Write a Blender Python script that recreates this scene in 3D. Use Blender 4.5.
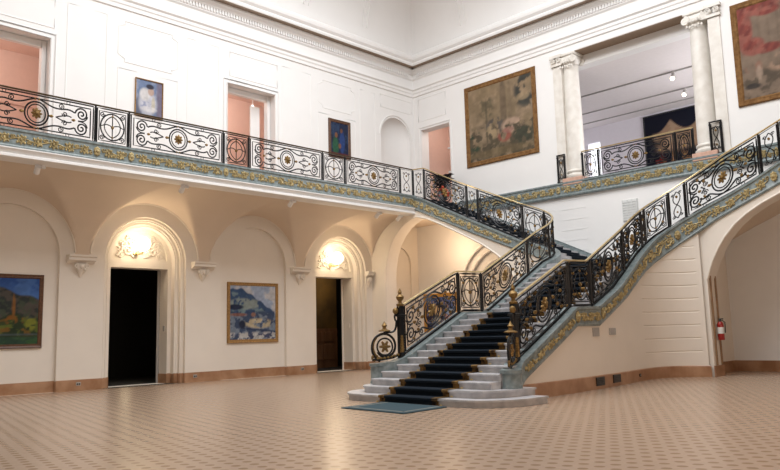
import bpy, math, random
import numpy as np
from mathutils import Vector, Matrix
from mathutils.geometry import tessellate_polygon
random.seed(7)
for o in list(bpy.data.objects): bpy.data.objects.remove(o)
scene = bpy.context.scene
COL = scene.collection
PI = math.pi

# ------------------------------------------------------------------ camera, world, lights, exposure
def cam_axes(yaw, pitch, roll):
    f = np.array([math.cos(pitch)*math.cos(yaw), math.cos(pitch)*math.sin(yaw), math.sin(pitch)])
    r = np.cross(f, [0, 0, 1]); r /= np.linalg.norm(r)
    u = np.cross(r, f); c, s = math.cos(roll), math.sin(roll)
    return c*r + s*u, -s*r + c*u, f
cr, cu, cf = cam_axes(.783508710, .135477264, -.0262015050)
cd = bpy.data.cameras.new('camera'); cam = bpy.data.objects.new('camera', cd); COL.objects.link(cam)
cam.matrix_world = Matrix(((cr[0], cu[0], -cf[0], 0), (cr[1], cu[1], -cf[1], 0), (cr[2], cu[2], -cf[2], 1.45), (0, 0, 0, 1)))
cd.sensor_width = 36; cd.lens = 36*721.758/780; cd.clip_end = 200
scene.camera = cam

world = bpy.data.worlds.new('world'); scene.world = world; world.use_nodes = True
world.node_tree.nodes['Background'].inputs[0].default_value = (1.0, .97, .93, 1)
world.node_tree.nodes['Background'].inputs[1].default_value = .35

def area(name, loc, rot, sx, sy, power, col):
    l = bpy.data.lights.new(name, 'AREA'); l.shape = 'RECTANGLE'; l.size = sx; l.size_y = sy; l.energy = power; l.color = col
    o = bpy.data.objects.new(name, l); COL.objects.link(o); o.location = loc; o.rotation_euler = rot
    return o
# the hall's glazed laylight high above the floor
area('skylight', (11.5, 10.5, 17.6), (0, 0, 0), 15, 13, 3800, (.97, .985, 1.0))
# unseen warm fill behind the camera, added to brighten stair wall and floor
for x_ in (6.0, 10.5, 15.0):
    l_ = bpy.data.lights.new('south_fill_light', 'POINT'); l_.energy = 200; l_.color = (1, .84, .68); l_.shadow_soft_size = .3
    o_ = bpy.data.objects.new('south_fill_light', l_); COL.objects.link(o_); o_.location = (x_, -1.5, 4.4)
# unseen side fill added to brighten the upper east gallery
area('gallery_side_fill', (29.0, 5.15, 9.2), (-PI/2, 0, PI), 6.5, 3.6, 650, (.97, .98, 1))

vs = scene.view_settings
vs.view_transform = 'Standard'; vs.look = 'None'; vs.exposure = 0.0; vs.gamma = 1.0; vs.use_curve_mapping = False

# ------------------------------------------------------------------ materials
def lin(c): return tuple((v/12.92 if v <= .04045 else ((v+.055)/1.055)**2.4) for v in c)
def mat(name, col, rough=.6, metal=0, noise=0, nscale=6, col2=None, emit=None, estr=0, spec=.5, coords='Object', bump=0, stretch=None):
    m = bpy.data.materials.new(name); m.use_nodes = True
    nt = m.node_tree; b = nt.nodes['Principled BSDF']
    b.inputs['Base Color'].default_value = (*col, 1); b.inputs['Roughness'].default_value = rough; b.inputs['Metallic'].default_value = metal
    b.inputs['Specular IOR Level'].default_value = spec
    if emit: b.inputs['Emission Color'].default_value = (*emit, 1); b.inputs['Emission Strength'].default_value = estr
    if col2 or noise:
        tc = nt.nodes.new('ShaderNodeTexCoord'); n = nt.nodes.new('ShaderNodeTexNoise'); r = nt.nodes.new('ShaderNodeValToRGB')
        n.inputs['Scale'].default_value = nscale; n.inputs['Detail'].default_value = 6
        src = tc.outputs[coords]
        if stretch:
            mp = nt.nodes.new('ShaderNodeMapping'); mp.inputs['Scale'].default_value = stretch; nt.links.new(src, mp.inputs[0]); src = mp.outputs[0]
        nt.links.new(src, n.inputs['Vector']); nt.links.new(n.outputs['Fac'], r.inputs[0])
        c2 = col2 or tuple(v*(1-noise) for v in col)
        r.color_ramp.elements[0].position = .35; r.color_ramp.elements[1].position = .65
        r.color_ramp.elements[0].color = (*c2, 1); r.color_ramp.elements[1].color = (*col, 1)
        nt.links.new(r.outputs[0], b.inputs['Base Color'])
        if bump:
            bp = nt.nodes.new('ShaderNodeBump'); bp.inputs['Strength'].default_value = bump
            nt.links.new(n.outputs['Fac'], bp.inputs['Height']); nt.links.new(bp.outputs[0], b.inputs['Normal'])
    return m
M = {}
M['cream'] = mat('cream_plaster', (.80, .735, .655), .7, noise=.03, nscale=1.5)
M['white'] = mat('white_plaster', (.86, .85, .84), .7, noise=.02, nscale=1.5)
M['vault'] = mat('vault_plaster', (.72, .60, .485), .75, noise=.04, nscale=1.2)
M['pink'] = mat('pink_wall', (.84, .64, .56), .8, noise=.03)
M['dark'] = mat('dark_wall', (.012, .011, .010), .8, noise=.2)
M['tan_marble'] = mat('tan_marble', (.44, .255, .15), .3, nscale=2.2, col2=(.30, .145, .07), bump=0)
M['green_marble'] = mat('grey_green_marble', (.255, .30, .305), .35, nscale=9, col2=(.15, .19, .195))
M['white_marble'] = mat('white_marble', (.56, .55, .56), .3, nscale=5, col2=(.40, .40, .42))
M['column'] = mat('column_marble', (.80, .77, .72), .4, nscale=3, col2=(.70, .66, .60))
M['iron'] = mat('black_iron', (.012, .012, .014), .38, .3, noise=.3)
M['gilt'] = mat('gilt_bronze', (.33, .21, .075), .5, .65, nscale=30, col2=(.15, .085, .028))
M['giltp'] = mat('gilded_relief', (.55, .44, .22), .55, .25, nscale=14, col2=(.26, .20, .09))
M['brass'] = mat('brass_rail', (.75, .60, .32), .3, .85, noise=.15, nscale=12)
M['bronze'] = mat('dark_bronze_rail', (.09, .06, .028), .35, .7, noise=.3, nscale=12)
M['carpet'] = mat('navy_carpet', (.014, .021, .030), .95, nscale=120, col2=(.009, .013, .020), spec=.1)
M['carpetb'] = mat('carpet_border', (.25, .15, .055), .95, nscale=7, col2=(.012, .010, .012), spec=.1)
M['mat'] = mat('slate_mat', (.055, .085, .10), .95, nscale=150, col2=(.04, .065, .08), spec=.1)
M['matb'] = mat('mat_line', (.24, .24, .21), .95, noise=.2, nscale=60, spec=.1)
M['frame'] = mat('dark_wood_frame', (.13, .055, .025), .4, noise=.4, nscale=14)
M['gframe'] = mat('gold_frame', (.42, .24, .08), .45, .3, noise=.4, nscale=20)
M['tborder'] = mat('tapestry_border', (.25, .135, .055), .9, nscale=9, col2=(.15, .075, .03), spec=.1)
M['spot'] = mat('white_metal', (.85, .86, .88), .35, noise=.03)
M['lens'] = mat('lamp_lens', (.9, .9, .9), .3, noise=.02, emit=(1, .9, .75), estr=6)
M['globe'] = mat('lamp_globe', (1, .95, .85), .3, noise=.02, emit=(1, .84, .60), estr=16)
M['red'] = mat('red_enamel', (.30, .015, .012), .3, noise=.1)
M['label'] = mat('white_label', (.75, .75, .72), .5, noise=.05)
M['black'] = mat('black_plastic', (.02, .02, .02), .4, noise=.2)
M['plate'] = mat('grey_plate', (.42, .40, .38), .5, noise=.1, nscale=40)
M['brownwood'] = mat('brown_wood', (.20, .10, .05), .45, nscale=4, col2=(.13, .06, .028), stretch=(1, 1, .15))
M['batten'] = mat('tan_batten', (.36, .22, .12), .6, noise=.2)
M['ochre'] = mat('ochre_wall', (.13, .075, .015), .8, nscale=1.2, col2=(.06, .035, .008))
M['grille'] = mat('pale_grille', (.70, .71, .70), .6, noise=.05)
M['bgold'] = mat('bright_gold_frame', (.62, .33, .07), .5, .2, noise=.3, nscale=20)
M['cornice_shade'] = mat('cornice_shade_brown', (.23, .165, .115), .7, noise=.08)  # brown that stands for the shade under the cornice overhang
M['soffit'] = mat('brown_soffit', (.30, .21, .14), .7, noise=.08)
M['leaf'] = mat('dark_leaf', (.015, .012, .02), .6, noise=.5, nscale=20)
M['leafg'] = mat('green_leaf', (.02, .12, .06), .6, noise=.5, nscale=20)
M['petal'] = mat('red_petal', (.55, .07, .03), .6, noise=.4, nscale=20)
M['vase'] = mat('grey_vase', (.03, .03, .035), .35, noise=.3)
M['lilac'] = mat('gallery_ceiling_paint', (.80, .75, .745), .8, noise=.03)
M['lilacw'] = mat('gallery_wall_paint', (.80, .77, .82), .8, noise=.02)
M['glow'] = mat('bright_window', (1, 1, 1), .5, noise=.01, emit=(.95, .98, 1), estr=2.2)
M['plinth'] = mat('terracotta_plinth', (.66, .42, .32), .5, nscale=8, col2=(.55, .33, .25))

def floor_material():
    m = bpy.data.materials.new('hex_tile_floor'); m.use_nodes = True; nt = m.node_tree; b = nt.nodes['Principled BSDF']
    N = nt.nodes.new; Lk = nt.links.new
    tc = N('ShaderNodeTexCoord'); mp = N('ShaderNodeMapping'); mp.inputs['Rotation'].default_value = (0, 0, -math.radians(28.5)); Lk(tc.outputs['Object'], mp.inputs[0])
    A, B = .268, .332                       # centred lattice of small brown tiles
    def lat(off, ex, ey):
        ad = N('ShaderNodeVectorMath'); ad.operation = 'ADD'; ad.inputs[1].default_value = (off*A+100*A, off*B+100*B, 0); Lk(mp.outputs[0], ad.inputs[0])
        mo = N('ShaderNodeVectorMath'); mo.operation = 'MODULO'; mo.inputs[1].default_value = (A, B, 1); Lk(ad.outputs[0], mo.inputs[0])
        su = N('ShaderNodeVectorMath'); su.operation = 'SUBTRACT'; su.inputs[1].default_value = (A/2, B/2, 0); Lk(mo.outputs[0], su.inputs[0])
        sc = N('ShaderNodeVectorMath'); sc.operation = 'MULTIPLY'; sc.inputs[1].default_value = (1/ex, 1/ey, 0); Lk(su.outputs[0], sc.inputs[0])
        ln = N('ShaderNodeVectorMath'); ln.operation = 'LENGTH'; Lk(sc.outputs[0], ln.inputs[0]); return ln.outputs['Value']
    d1, d2 = lat(0, .046, .056), lat(.5, .046, .056)
    mn = N('ShaderNodeMath'); mn.operation = 'MINIMUM'; Lk(d1, mn.inputs[0]); Lk(d2, mn.inputs[1])
    rp = N('ShaderNodeValToRGB'); rp.color_ramp.elements[0].position = .85; rp.color_ramp.elements[1].position = 1.0
    dv = N('ShaderNodeMath'); dv.operation = 'MULTIPLY'; dv.inputs[1].default_value = .9; Lk(mn.outputs[0], dv.inputs[0]); Lk(dv.outputs[0], rp.inputs[0])
    rp.color_ramp.elements[0].color = (.245, .155, .09, 1); rp.color_ramp.elements[1].color = (.37, .268, .195, 1)
    no = N('ShaderNodeTexNoise'); no.inputs['Scale'].default_value = 9; no.inputs['Detail'].default_value = 4; Lk(tc.outputs['Object'], no.inputs['Vector'])
    mr = N('ShaderNodeMapRange'); mr.inputs[3].default_value = .88; mr.inputs[4].default_value = 1.1; Lk(no.outputs[0], mr.inputs[0])
    mx = N('ShaderNodeVectorMath'); mx.operation = 'SCALE'; Lk(rp.outputs[0], mx.inputs[0]); Lk(mr.outputs[0], mx.inputs['Scale'])
    Lk(mx.outputs[0], b.inputs['Base Color']); b.inputs['Roughness'].default_value = .27; b.inputs['Specular IOR Level'].default_value = .35
    return m
M['floor'] = floor_material()

# ------------------------------------------------------------------ mesh helpers
class MB:
    def __init__(s): s.v = []; s.f = []
    def add(s, vs, fs):
        n = len(s.v); s.v += [tuple(map(float, p)) for p in vs]; s.f += [tuple(i+n for i in f) for f in fs]; return s
    def box(s, a, b):
        x0, y0, z0 = a; x1, y1, z1 = b
        return s.add([(x0,y0,z0),(x1,y0,z0),(x1,y1,z0),(x0,y1,z0),(x0,y0,z1),(x1,y0,z1),(x1,y1,z1),(x0,y1,z1)],
                     [(0,3,2,1),(4,5,6,7),(0,1,5,4),(1,2,6,5),(2,3,7,6),(3,0,4,7)])
    def bbox(s, a, b, e=.01):              # box with chamfered edges
        lo = Vector(a); hi = Vector(b); vs = []; c = (lo+hi)/2; h = (hi-lo)/2
        e = min(e, min(h)*.8)
        idx = {}
        for sx in (-1,1):
            for sy in (-1,1):
                for sz in (-1,1):
                    for k in range(3):
                        p = [sx*(h[0]-e), sy*(h[1]-e), sz*(h[2]-e)]; p[k] = (sx,sy,sz)[k]*h[k]
                        idx[(sx,sy,sz,k)] = len(vs); vs.append((c[0]+p[0], c[1]+p[1], c[2]+p[2]))
        fs = []
        for k in range(3):
            i, j = (k+1)%3, (k+2)%3
            for sg in (-1,1):
                q = []
                for (p1,p2) in ((-1,-1),(1,-1),(1,1),(-1,1)):
                    t = [0,0,0]; t[k] = sg; t[i] = p1; t[j] = p2; q.append(idx[(*t, k)])
                fs.append(tuple(q if sg > 0 else q[::-1]))
        for k in range(3):
            i, j = (k+1)%3, (k+2)%3
            for p1 in (-1,1):
                for p2 in (-1,1):
                    t0 = [0,0,0]; t0[k] = -1; t0[i] = p1; t0[j] = p2; t1 = list(t0); t1[k] = 1
                    q = [idx[(*t0,i)], idx[(*t1,i)], idx[(*t1,j)], idx[(*t0,j)]]
                    fs.append(tuple(q if p1*p2 < 0 else q[::-1]))
        for sx in (-1,1):
            for sy in (-1,1):
                for sz in (-1,1):
                    q = [idx[(sx,sy,sz,k)] for k in range(3)]
                    fs.append(tuple(q if sx*sy*sz > 0 else q[::-1]))
        return s.add(vs, fs)
    def tube(s, pts, r, n=5, closed=False, cap=True):
        P = [Vector(p) for p in pts]; m = len(P)
        if m < 2: return s
        rr = r if isinstance(r, (list, tuple)) else [r]*m
        T = []
        for i in range(m):
            a = P[(i-1) % m] if (closed or i > 0) else P[i]; b = P[(i+1) % m] if (closed or i < m-1) else P[i]
            t = (b-a); t = t.normalized() if t.length > 1e-9 else Vector((0,0,1)); T.append(t)
        ref = Vector((0,0,1)) if abs(T[0].z) < .9 else Vector((1,0,0))
        nrm = (ref - T[0]*ref.dot(T[0])).normalized(); vs = []
        for i in range(m):
            nrm = (nrm - T[i]*nrm.dot(T[i])); nrm = nrm.normalized() if nrm.length > 1e-6 else T[i].orthogonal().normalized()
            bn = T[i].cross(nrm)
            for k in range(n):
                a = 2*PI*k/n; vs.append(P[i] + (nrm*math.cos(a)+bn*math.sin(a))*rr[i])
        fs = []
        for i in range(m if closed else m-1):
            j = (i+1) % m
            for k in range(n): fs.append((i*n+k, i*n+(k+1)%n, j*n+(k+1)%n, j*n+k))
        if cap and not closed: fs += [tuple(range(n))[::-1], tuple((m-1)*n+k for k in range(n))]
        return s.add(vs, fs)
    def lathe(s, prof, c, n=20, axis='z'):
        vs = []; fs = []; m = len(prof)
        for r, h in prof:
            for k in range(n):
                a = 2*PI*k/n
                p = (r*math.cos(a), r*math.sin(a), h)
                if axis == 'x': p = (p[2], p[0], p[1])
                if axis == 'y': p = (p[0], p[2], p[1])
                vs.append((c[0]+p[0], c[1]+p[1], c[2]+p[2]))
        for i in range(m-1):
            for k in range(n): fs.append((i*n+k, i*n+(k+1)%n, (i+1)*n+(k+1)%n, (i+1)*n+k))
        fs += [tuple(range(n))[::-1], tuple((m-1)*n+k for k in range(n))]
        return s.add(vs, fs)
    def ball(s, c, r, nu=8, nv=6):
        rx, ry, rz = r if isinstance(r, (tuple, list)) else (r, r, r)
        vs = [(c[0], c[1], c[2]-rz)]; fs = []
        for i in range(1, nv):
            t = PI*i/nv
            for k in range(nu):
                a = 2*PI*k/nu; vs.append((c[0]+rx*math.sin(t)*math.cos(a), c[1]+ry*math.sin(t)*math.sin(a), c[2]-rz*math.cos(t)))
        vs.append((c[0], c[1], c[2]+rz)); L_ = len(vs)-1
        for k in range(nu): fs.append((0, 1+(k+1)%nu, 1+k))
        for i in range(nv-2):
            for k in range(nu): fs.append((1+i*nu+k, 1+i*nu+(k+1)%nu, 1+(i+1)*nu+(k+1)%nu, 1+(i+1)*nu+k))
        o = 1+(nv-2)*nu
        for k in range(nu): fs.append((o+k, o+(k+1)%nu, L_))
        return s.add(vs, fs)
    def loft(s, rows, closed=False):       # grid of points
        n = len(rows[0]); vs = [p for r in rows for p in r]; fs = []
        for i in range(len(rows)-1):
            for k in range(n if closed else n-1): fs.append((i*n+k, i*n+(k+1)%n, (i+1)*n+(k+1)%n, (i+1)*n+k))
        if closed: fs += [tuple(range(n))[::-1], tuple((len(rows)-1)*n+k for k in range(n))]
        return s.add(vs, fs)
    def prism(s, poly, f, a, b):           # 2-D polygon, f(p, t) -> 3-D, extruded from t=a to t=b
        n = len(poly); vs = [f(p, a) for p in poly] + [f(p, b) for p in poly]
        fs = [(i, (i+1)%n, n+(i+1)%n, n+i) for i in range(n)]
        tri = tessellate_polygon([[Vector((p[0], p[1], 0)) for p in poly]])
        for t in tri: fs += [tuple(t), tuple(i+n for i in t[::-1])]
        return s.add(vs, fs)
    def flat(s, outline, holes, f, d=0.):  # flat sheet with holes; f(u, z, depth)
        loops = [outline]+holes; flatl = [p for l in loops for p in l]
        tri = tessellate_polygon([[Vector((p[0], p[1], 0)) for p in l] for l in loops])
        return s.add([f(p[0], p[1], d) for p in flatl], [tuple(t) for t in tri])
    def strip(s, loop, f, d0, d1, closed=True):
        n = len(loop); vs = [f(p[0], p[1], d0) for p in loop]+[f(p[0], p[1], d1) for p in loop]
        return s.add(vs, [(i, (i+1)%n, n+(i+1)%n, n+i) for i in range(n if closed else n-1)])
    def build(s, name, m, parent=None, smooth=False, kind=None):
        me = bpy.data.meshes.new(name); me.from_pydata(s.v, [], s.f); me.validate(); me.update()
        import bmesh
        bm = bmesh.new(); bm.from_mesh(me); bmesh.ops.recalc_face_normals(bm, faces=bm.faces); bm.to_mesh(me); bm.free()
        if smooth:
            for p in me.polygons: p.use_smooth = True
            me.set_sharp_from_angle(angle=math.radians(40))
        o = bpy.data.objects.new(name, me); COL.objects.link(o)
        me.materials.append(M[m] if isinstance(m, str) else m)
        if parent: o.parent = parent
        if kind: o['kind'] = kind
        return o
def tag(o, label, cat, group=None):
    o['label'] = label; o['category'] = cat
    if group: o['group'] = group
    return o
def thing(name, label, cat, loc, group=None):
    o = bpy.data.objects.new(name, None); COL.objects.link(o); o.location = loc; o.empty_display_size = .2
    bpy.context.view_layer.update()
    return tag(o, label, cat, group)
class At:
    """collects parts whose coordinates are world ones, under an Empty placed at the thing's base"""
    def __init__(s, root): s.r = root; s.o = Vector(root.location)
    def put(s, mb, name, m, smooth=False, parent=None, label=None):
        off = s.o
        mb.v = [(p[0]-off.x, p[1]-off.y, p[2]-off.z) for p in mb.v]
        o = mb.build(name, m, parent or s.r, smooth)
        if label: o['label'] = label
        return o
def struct(mb, name, m, smooth=False, parent=None):
    return mb.build(name, m, parent, smooth, 'structure')
def arc(cx, cz, r, a0, a1, n=24, rz=None):
    rz = rz or r
    return [(cx+r*math.cos(a0+(a1-a0)*i/n), cz+rz*math.sin(a0+(a1-a0)*i/n)) for i in range(n+1)]
def arch_loop(c, hw, spring, z0=0., n=24, rise=None):
    return [(c-hw, z0), (c+hw, z0)] + arc(c, spring, hw, 0, PI, n, rise)
def spiral(cx, cy, r0, r1, a0, turns, n=18):
    return [(cx+(r0+(r1-r0)*i/n)*math.cos(a0+2*PI*turns*i/n), cy+(r0+(r1-r0)*i/n)*math.sin(a0+2*PI*turns*i/n)) for i in range(n+1)]
def bez(p0, p1, p2, p3, n=10):
    return [tuple((1-t)**3*a+3*(1-t)**2*t*b+3*(1-t)*t*t*c+t**3*d for a, b, c, d in zip(p0, p1, p2, p3)) for t in [i/n for i in range(n+1)]]

# ------------------------------------------------------------------ key dimensions (metres)
L, RW, XS, YF = 22.15, 23.99, 21.04, 19.57      # left wall, far right wall, stair-flight face, gallery front
ZB, ZR, ZBB = 6.95, 8.07, 6.43                  # curb top, rail top, curb bottom
ZF = 6.85                                       # upper floor
fL = lambda u, z, d=0.: (u, L-d, z)             # left wall: d out towards the room
fR = lambda u, z, d=0.: (RW-d, u, z)
fS = lambda u, z, d=0.: (XS-d, u, z)
BAYS = [10.98+4.18*k for k in (-3, -2, -1, 0, 1, 2)]
DOORB = [BAYS[3], BAYS[5], BAYS[1]]

# ------------------------------------------------------------------ floor
struct(MB().box((-8, -6, -.2), (25, 24, 0)), 'floor', 'floor')

struct(MB().box((-8, -6.2, 0), (25, -6, 18)), 'wall_south', 'cream')
struct(MB().box((-8.2, -6.2, 0), (-8, 24, 18)), 'wall_west', 'cream')
struct(MB().box((XS, .3, 0), (RW, .5, 6.4)), 'wall_alcove', 'cream')
# ------------------------------------------------------------------ left wall, ground storey
SP = 4.03
holes = []
for c in BAYS:
    if c in DOORB: holes.append(arch_loop(c, 1.40, SP))
    else: holes.append(arch_loop(c, 1.42, SP))
for h in holes:                                 # lift the bottoms a hair so the outline stays simple
    h[0] = (h[0][0], .0005); h[1] = (h[1][0], .0005)
holes.append(arch_loop(22.75, .78, 4.45, .0005))
w = MB()
w.flat([(-4, 0), (24.0, 0), (24.0, ZBB), (-4, ZBB)], holes, fL)
for c, h in zip(BAYS, holes):
    if c in DOORB:
        # three stepped archivolts then the lintel plane
        steps = [(1.40, 0, -.12), (1.27, -.12, -.24), (1.12, -.24, -.46)]
        for i, (r, d0, d1) in enumerate(steps):
            w.strip(arch_loop(c, r, SP), fL, d0, d1)
            rn = steps[i+1][0] if i < 2 else None
            if rn: w.flat(arch_loop(c, r, SP, 0), [arch_loop(c, rn, SP, .0005)], fL, d1)
        # bead mouldings standing on the steps
        for r, d in ((1.335, -.12), (1.195, -.24)):
            w.tube([fL(p[0], p[1], d) for p in arch_loop(c, r, SP)[1:]+[(c-r, 0)]], .025, 6)
        # lintel plane with door and tympanum cut out
        tym = arc(c, 4.08, .95, 0, PI, 24); dr = [(c-1.0, .0005), (c+.99, .0005), (c+.99, 3.80), (c-1.0, 3.80)]
        w.flat(arch_loop(c, 1.12, SP, 0), [tym, dr], fL, -.46)
        w.strip(dr, fL, -.46, -1.0); w.strip(tym, fL, -.46, -.54)
        w.flat(tym, [], fL, -.54)
    else:
        w.strip(h, fL, 0, -.13); w.flat(h, [], fL, -.13)
w.strip(holes[-1], fL, 0, -.1); w.flat(holes[-1], [], fL, -.1)
struct(w, 'wall_left', 'cream', True)
# baseboards of tan marble, broken at the door openings
b = MB()
def base_l(u0, u1, d): b.box((u0, L-d-.03, 0), (u1, L-d, .31)); b.box((u0, L-d-.02, .31), (u1, L-d, .325))
edges = -4
for c in BAYS:
    hw = 1.40 if c in DOORB else 1.42; cc = c
    base_l(edges, cc-hw, 0); edges = cc+hw
    if c in DOORB:
        for sg in (-1, 1):
            for (r1, r0, d) in ((1.40, 1.27, -.12), (1.27, 1.12, -.24), (1.12, 1.0, -.46)):
                base_l(c-r1 if sg < 0 else c+r0, c-r0 if sg < 0 else c+r1, d)
        b.box((c+.96, L+.42, 0), (c+.99, L+1.0, .31))
        for r, d0, d1 in ((1.40, 0, .12), (1.27, .12, .24), (1.12, .24, .46)): b.box((c+r-.02, L+d0, 0), (c+r, L+d1, .31))
    else:
        base_l(cc-hw, cc+hw, -.13); b.box((cc+hw-.02, L, 0), (cc+hw, L+.13, .31))
base_l(edges, 23.96, 0)
struct(b, 'baseboard_left', 'tan_marble')

# ------------------------------------------------------------------ vault under the gallery
D = L-YF-.12
us = np.arange(-4, 21.06, .075); ds = [D*(i/26)**2 for i in range(27)]
def vz(u, d):
    zs, zt = 4.02, 6.22
    q = d/D; zc = zs+(zt-zs)*math.sqrt(max(0, 1-(1-q)**2.2))**.9
    c = min(BAYS+[BAYS[5]+4.18], key=lambda c: abs(c-u)); a = 1.86
    du = abs(u-c)
    zl = 0
    if du < a:
        crown = 1.85 + .36*min(1, (q*1.15))**.8
        zl = zs + crown*math.sqrt(1-(du/a)**2)
    return min(zt+.02, max(zc, zl))
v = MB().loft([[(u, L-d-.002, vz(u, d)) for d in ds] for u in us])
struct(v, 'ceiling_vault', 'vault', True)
s_ = MB()
for c in BAYS:                                   # raised rib where each lunette meets the wall
    s_.tube([fL(p[0], p[1], .02) for p in arc(c, 4.02, 1.86, .06, PI-.06, 30)], .03, 6)
struct(s_, 'trim_1', 'cream', True)
# corbels (moulded shelf above a foliate bracket)
def corbel(u, w, label):
    t = thing('corbel', label, 'corbel', (u, L-.2, 3.45), 'corbels of the left arcade'); A = At(t)
    prof = [(.0, 3.80), (.06, 3.80), (.10, 3.85), (.18, 3.89), (.22, 3.89), (.22, 3.97), (.27, 4.0), (.27, 4.05), (.0, 4.05)]
    A.put(MB().prism([(p[1], p[0]) for p in prof], lambda p, s: (s, L-p[1], p[0]), u-w/2, u+w/2), 'shelf', 'cream')
    m = MB()
    m.loft([[(u+wd*math.cos(a), L-dd*math.sin(a), z) for a in [PI*i/10 for i in range(11)]] for wd, dd, z in ((.20*w, .14, 3.80), (.22*w, .15, 3.74), (.14*w, .12, 3.64), (.15*w, .12, 3.58), (.07*w, .07, 3.47), (.02, .02, 3.38))])
    for k in (-1, 1):
        m.tube([(u+k*x*w, L-.14, z) for x, z in spiral(.20, 3.72, .08, .02, PI/2, 1.3, 16)], .022, 5)
        m.ball((u+k*.12*w, L-.13, 3.62), (.04, .04, .05))
    m.ball((u, L-.15, 3.7), (.05, .05, .08))
    A.put(m, 'leaf_bracket', 'cream', True)
for u, wd, lb in ((8.82, .84, 'cream plaster corbel left of the dark doorway with the left globe lamp'), (13.0, .84, 'cream plaster corbel between the left dark doorway and the blue mountain painting'),
               (17.18, .84, 'cream plaster corbel right of the blue mountain painting'), (20.85, .36, 'narrow cream corbel in the corner beside the right doorway')):
    corbel(u, wd, lb)

# tympanum reliefs (cartouche with scrolling leaves)
for c in DOORB[:2]:
    m = MB()
    for k in (-1, 1):
        for (cx, cz, r, a, tn) in ((.45, 4.28, .20, 0, 1.6), (.70, 4.15, .12, 1, 1.5), (.28, 4.55, .16, 2, 1.5), (.60, 4.48, .13, .5, 1.4), (.24, 4.2, .12, 3, 1.4), (.45, 4.68, .1, 1, 1.2)):
            m.tube([fL(c+k*p[0]*.97, p[1]+.08, -.50) for p in spiral(cx, cz, r, .03, a, tn, 16)], .035, 5)
        for q in range(12):
            x = .15+.06*q; z = 4.08+.5*abs(math.sin(q*1.7))*math.sqrt(max(0, 1-(x/.95)**2)); m.ball(fL(c+k*x*.97, z+.08, -.51), (.06, .05, .045), 6, 4)
    m.ball(fL(c, 4.52, -.52), (.16, .08, .24), 10, 8)
    struct(m, 'trim_2', 'cream', True)
    # lamp: frosted globe on a small bracket
    t = thing('globe_lamp', 'lit round wall lamp over the %s dark doorway' % ('left' if c < 12 else 'right'), 'wall lamp', (c, L+.3, 4.3)); A = At(t)
    x, y, z = c-.16, L+.02, 4.55
    A.put(MB().tube([(x, L+.44, 4.32), (x, L+.3, 4.24), (x, y, 4.24), (x, y, 4.30)], .03, 8).lathe([(.10, 0), (.10, .03), (.03, .05)], (x, L+.43, 4.3), 12, 'y'), 'bracket', 'brass', True)
    A.put(MB().ball((x, y, z), .24, 20, 14), 'globe', 'globe', True)
    l = bpy.data.lights.new('globe_light', 'POINT'); l.energy = 18; l.color = (1, .74, .46); l.shadow_soft_size = .24
    lo = bpy.data.objects.new('globe_light', l); COL.objects.link(lo); lo.location = (x, y-.32, z)

# rooms behind the two ground doors
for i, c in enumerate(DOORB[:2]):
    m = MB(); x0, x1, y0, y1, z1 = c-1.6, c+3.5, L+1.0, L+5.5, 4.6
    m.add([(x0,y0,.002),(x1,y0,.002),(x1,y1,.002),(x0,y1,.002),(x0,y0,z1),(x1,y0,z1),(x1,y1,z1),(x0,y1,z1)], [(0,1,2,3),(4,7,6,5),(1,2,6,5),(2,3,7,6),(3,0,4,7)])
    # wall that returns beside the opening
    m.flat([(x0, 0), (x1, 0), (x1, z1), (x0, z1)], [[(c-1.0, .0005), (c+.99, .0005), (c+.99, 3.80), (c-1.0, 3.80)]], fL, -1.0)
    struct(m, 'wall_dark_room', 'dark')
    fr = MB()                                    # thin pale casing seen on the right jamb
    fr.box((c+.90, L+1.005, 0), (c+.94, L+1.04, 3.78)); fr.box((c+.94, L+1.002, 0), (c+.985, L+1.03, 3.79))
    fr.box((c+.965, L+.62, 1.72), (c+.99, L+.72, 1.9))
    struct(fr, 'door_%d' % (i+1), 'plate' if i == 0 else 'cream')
# right room: wainscot, ochre wall
c = DOORB[1]
m = MB().box((c-.4, L+3.3, 0), (c+2.6, L+3.5, 1.75)); 
for k in range(4): m.bbox((c-.3+.7*k, L+3.25, .35), (c+.28+.7*k, L+3.31, 1.05), .02); m.bbox((c-.3+.7*k, L+3.25, 1.15), (c+.28+.7*k, L+3.31, 1.6), .02)
struct(m, 'trim_3', 'brownwood'); struct(MB().box((c-.4, L+3.32, 1.75), (c+2.6, L+3.5, 4.4)), 'wall_ochre', 'ochre')
l = bpy.data.lights.new('right_room_fill', 'POINT'); l.energy = 60; l.color = (1, .75, .5); l.shadow_soft_size = .3  # unseen light added to brighten the right room
lo = bpy.data.objects.new('right_room_fill', l); COL.objects.link(lo); lo.location = (c+1.2, L+2.0, 3.9)
l = bpy.data.lights.new('left_room_fill', 'POINT'); l.energy = 5; l.color = (1, .8, .5); l.shadow_soft_size = .2  # faint unseen light added inside the left room
lo = bpy.data.objects.new('left_room_fill', l); COL.objects.link(lo); lo.location = (DOORB[0]+1.0, L+3.5, 1.2)

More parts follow.
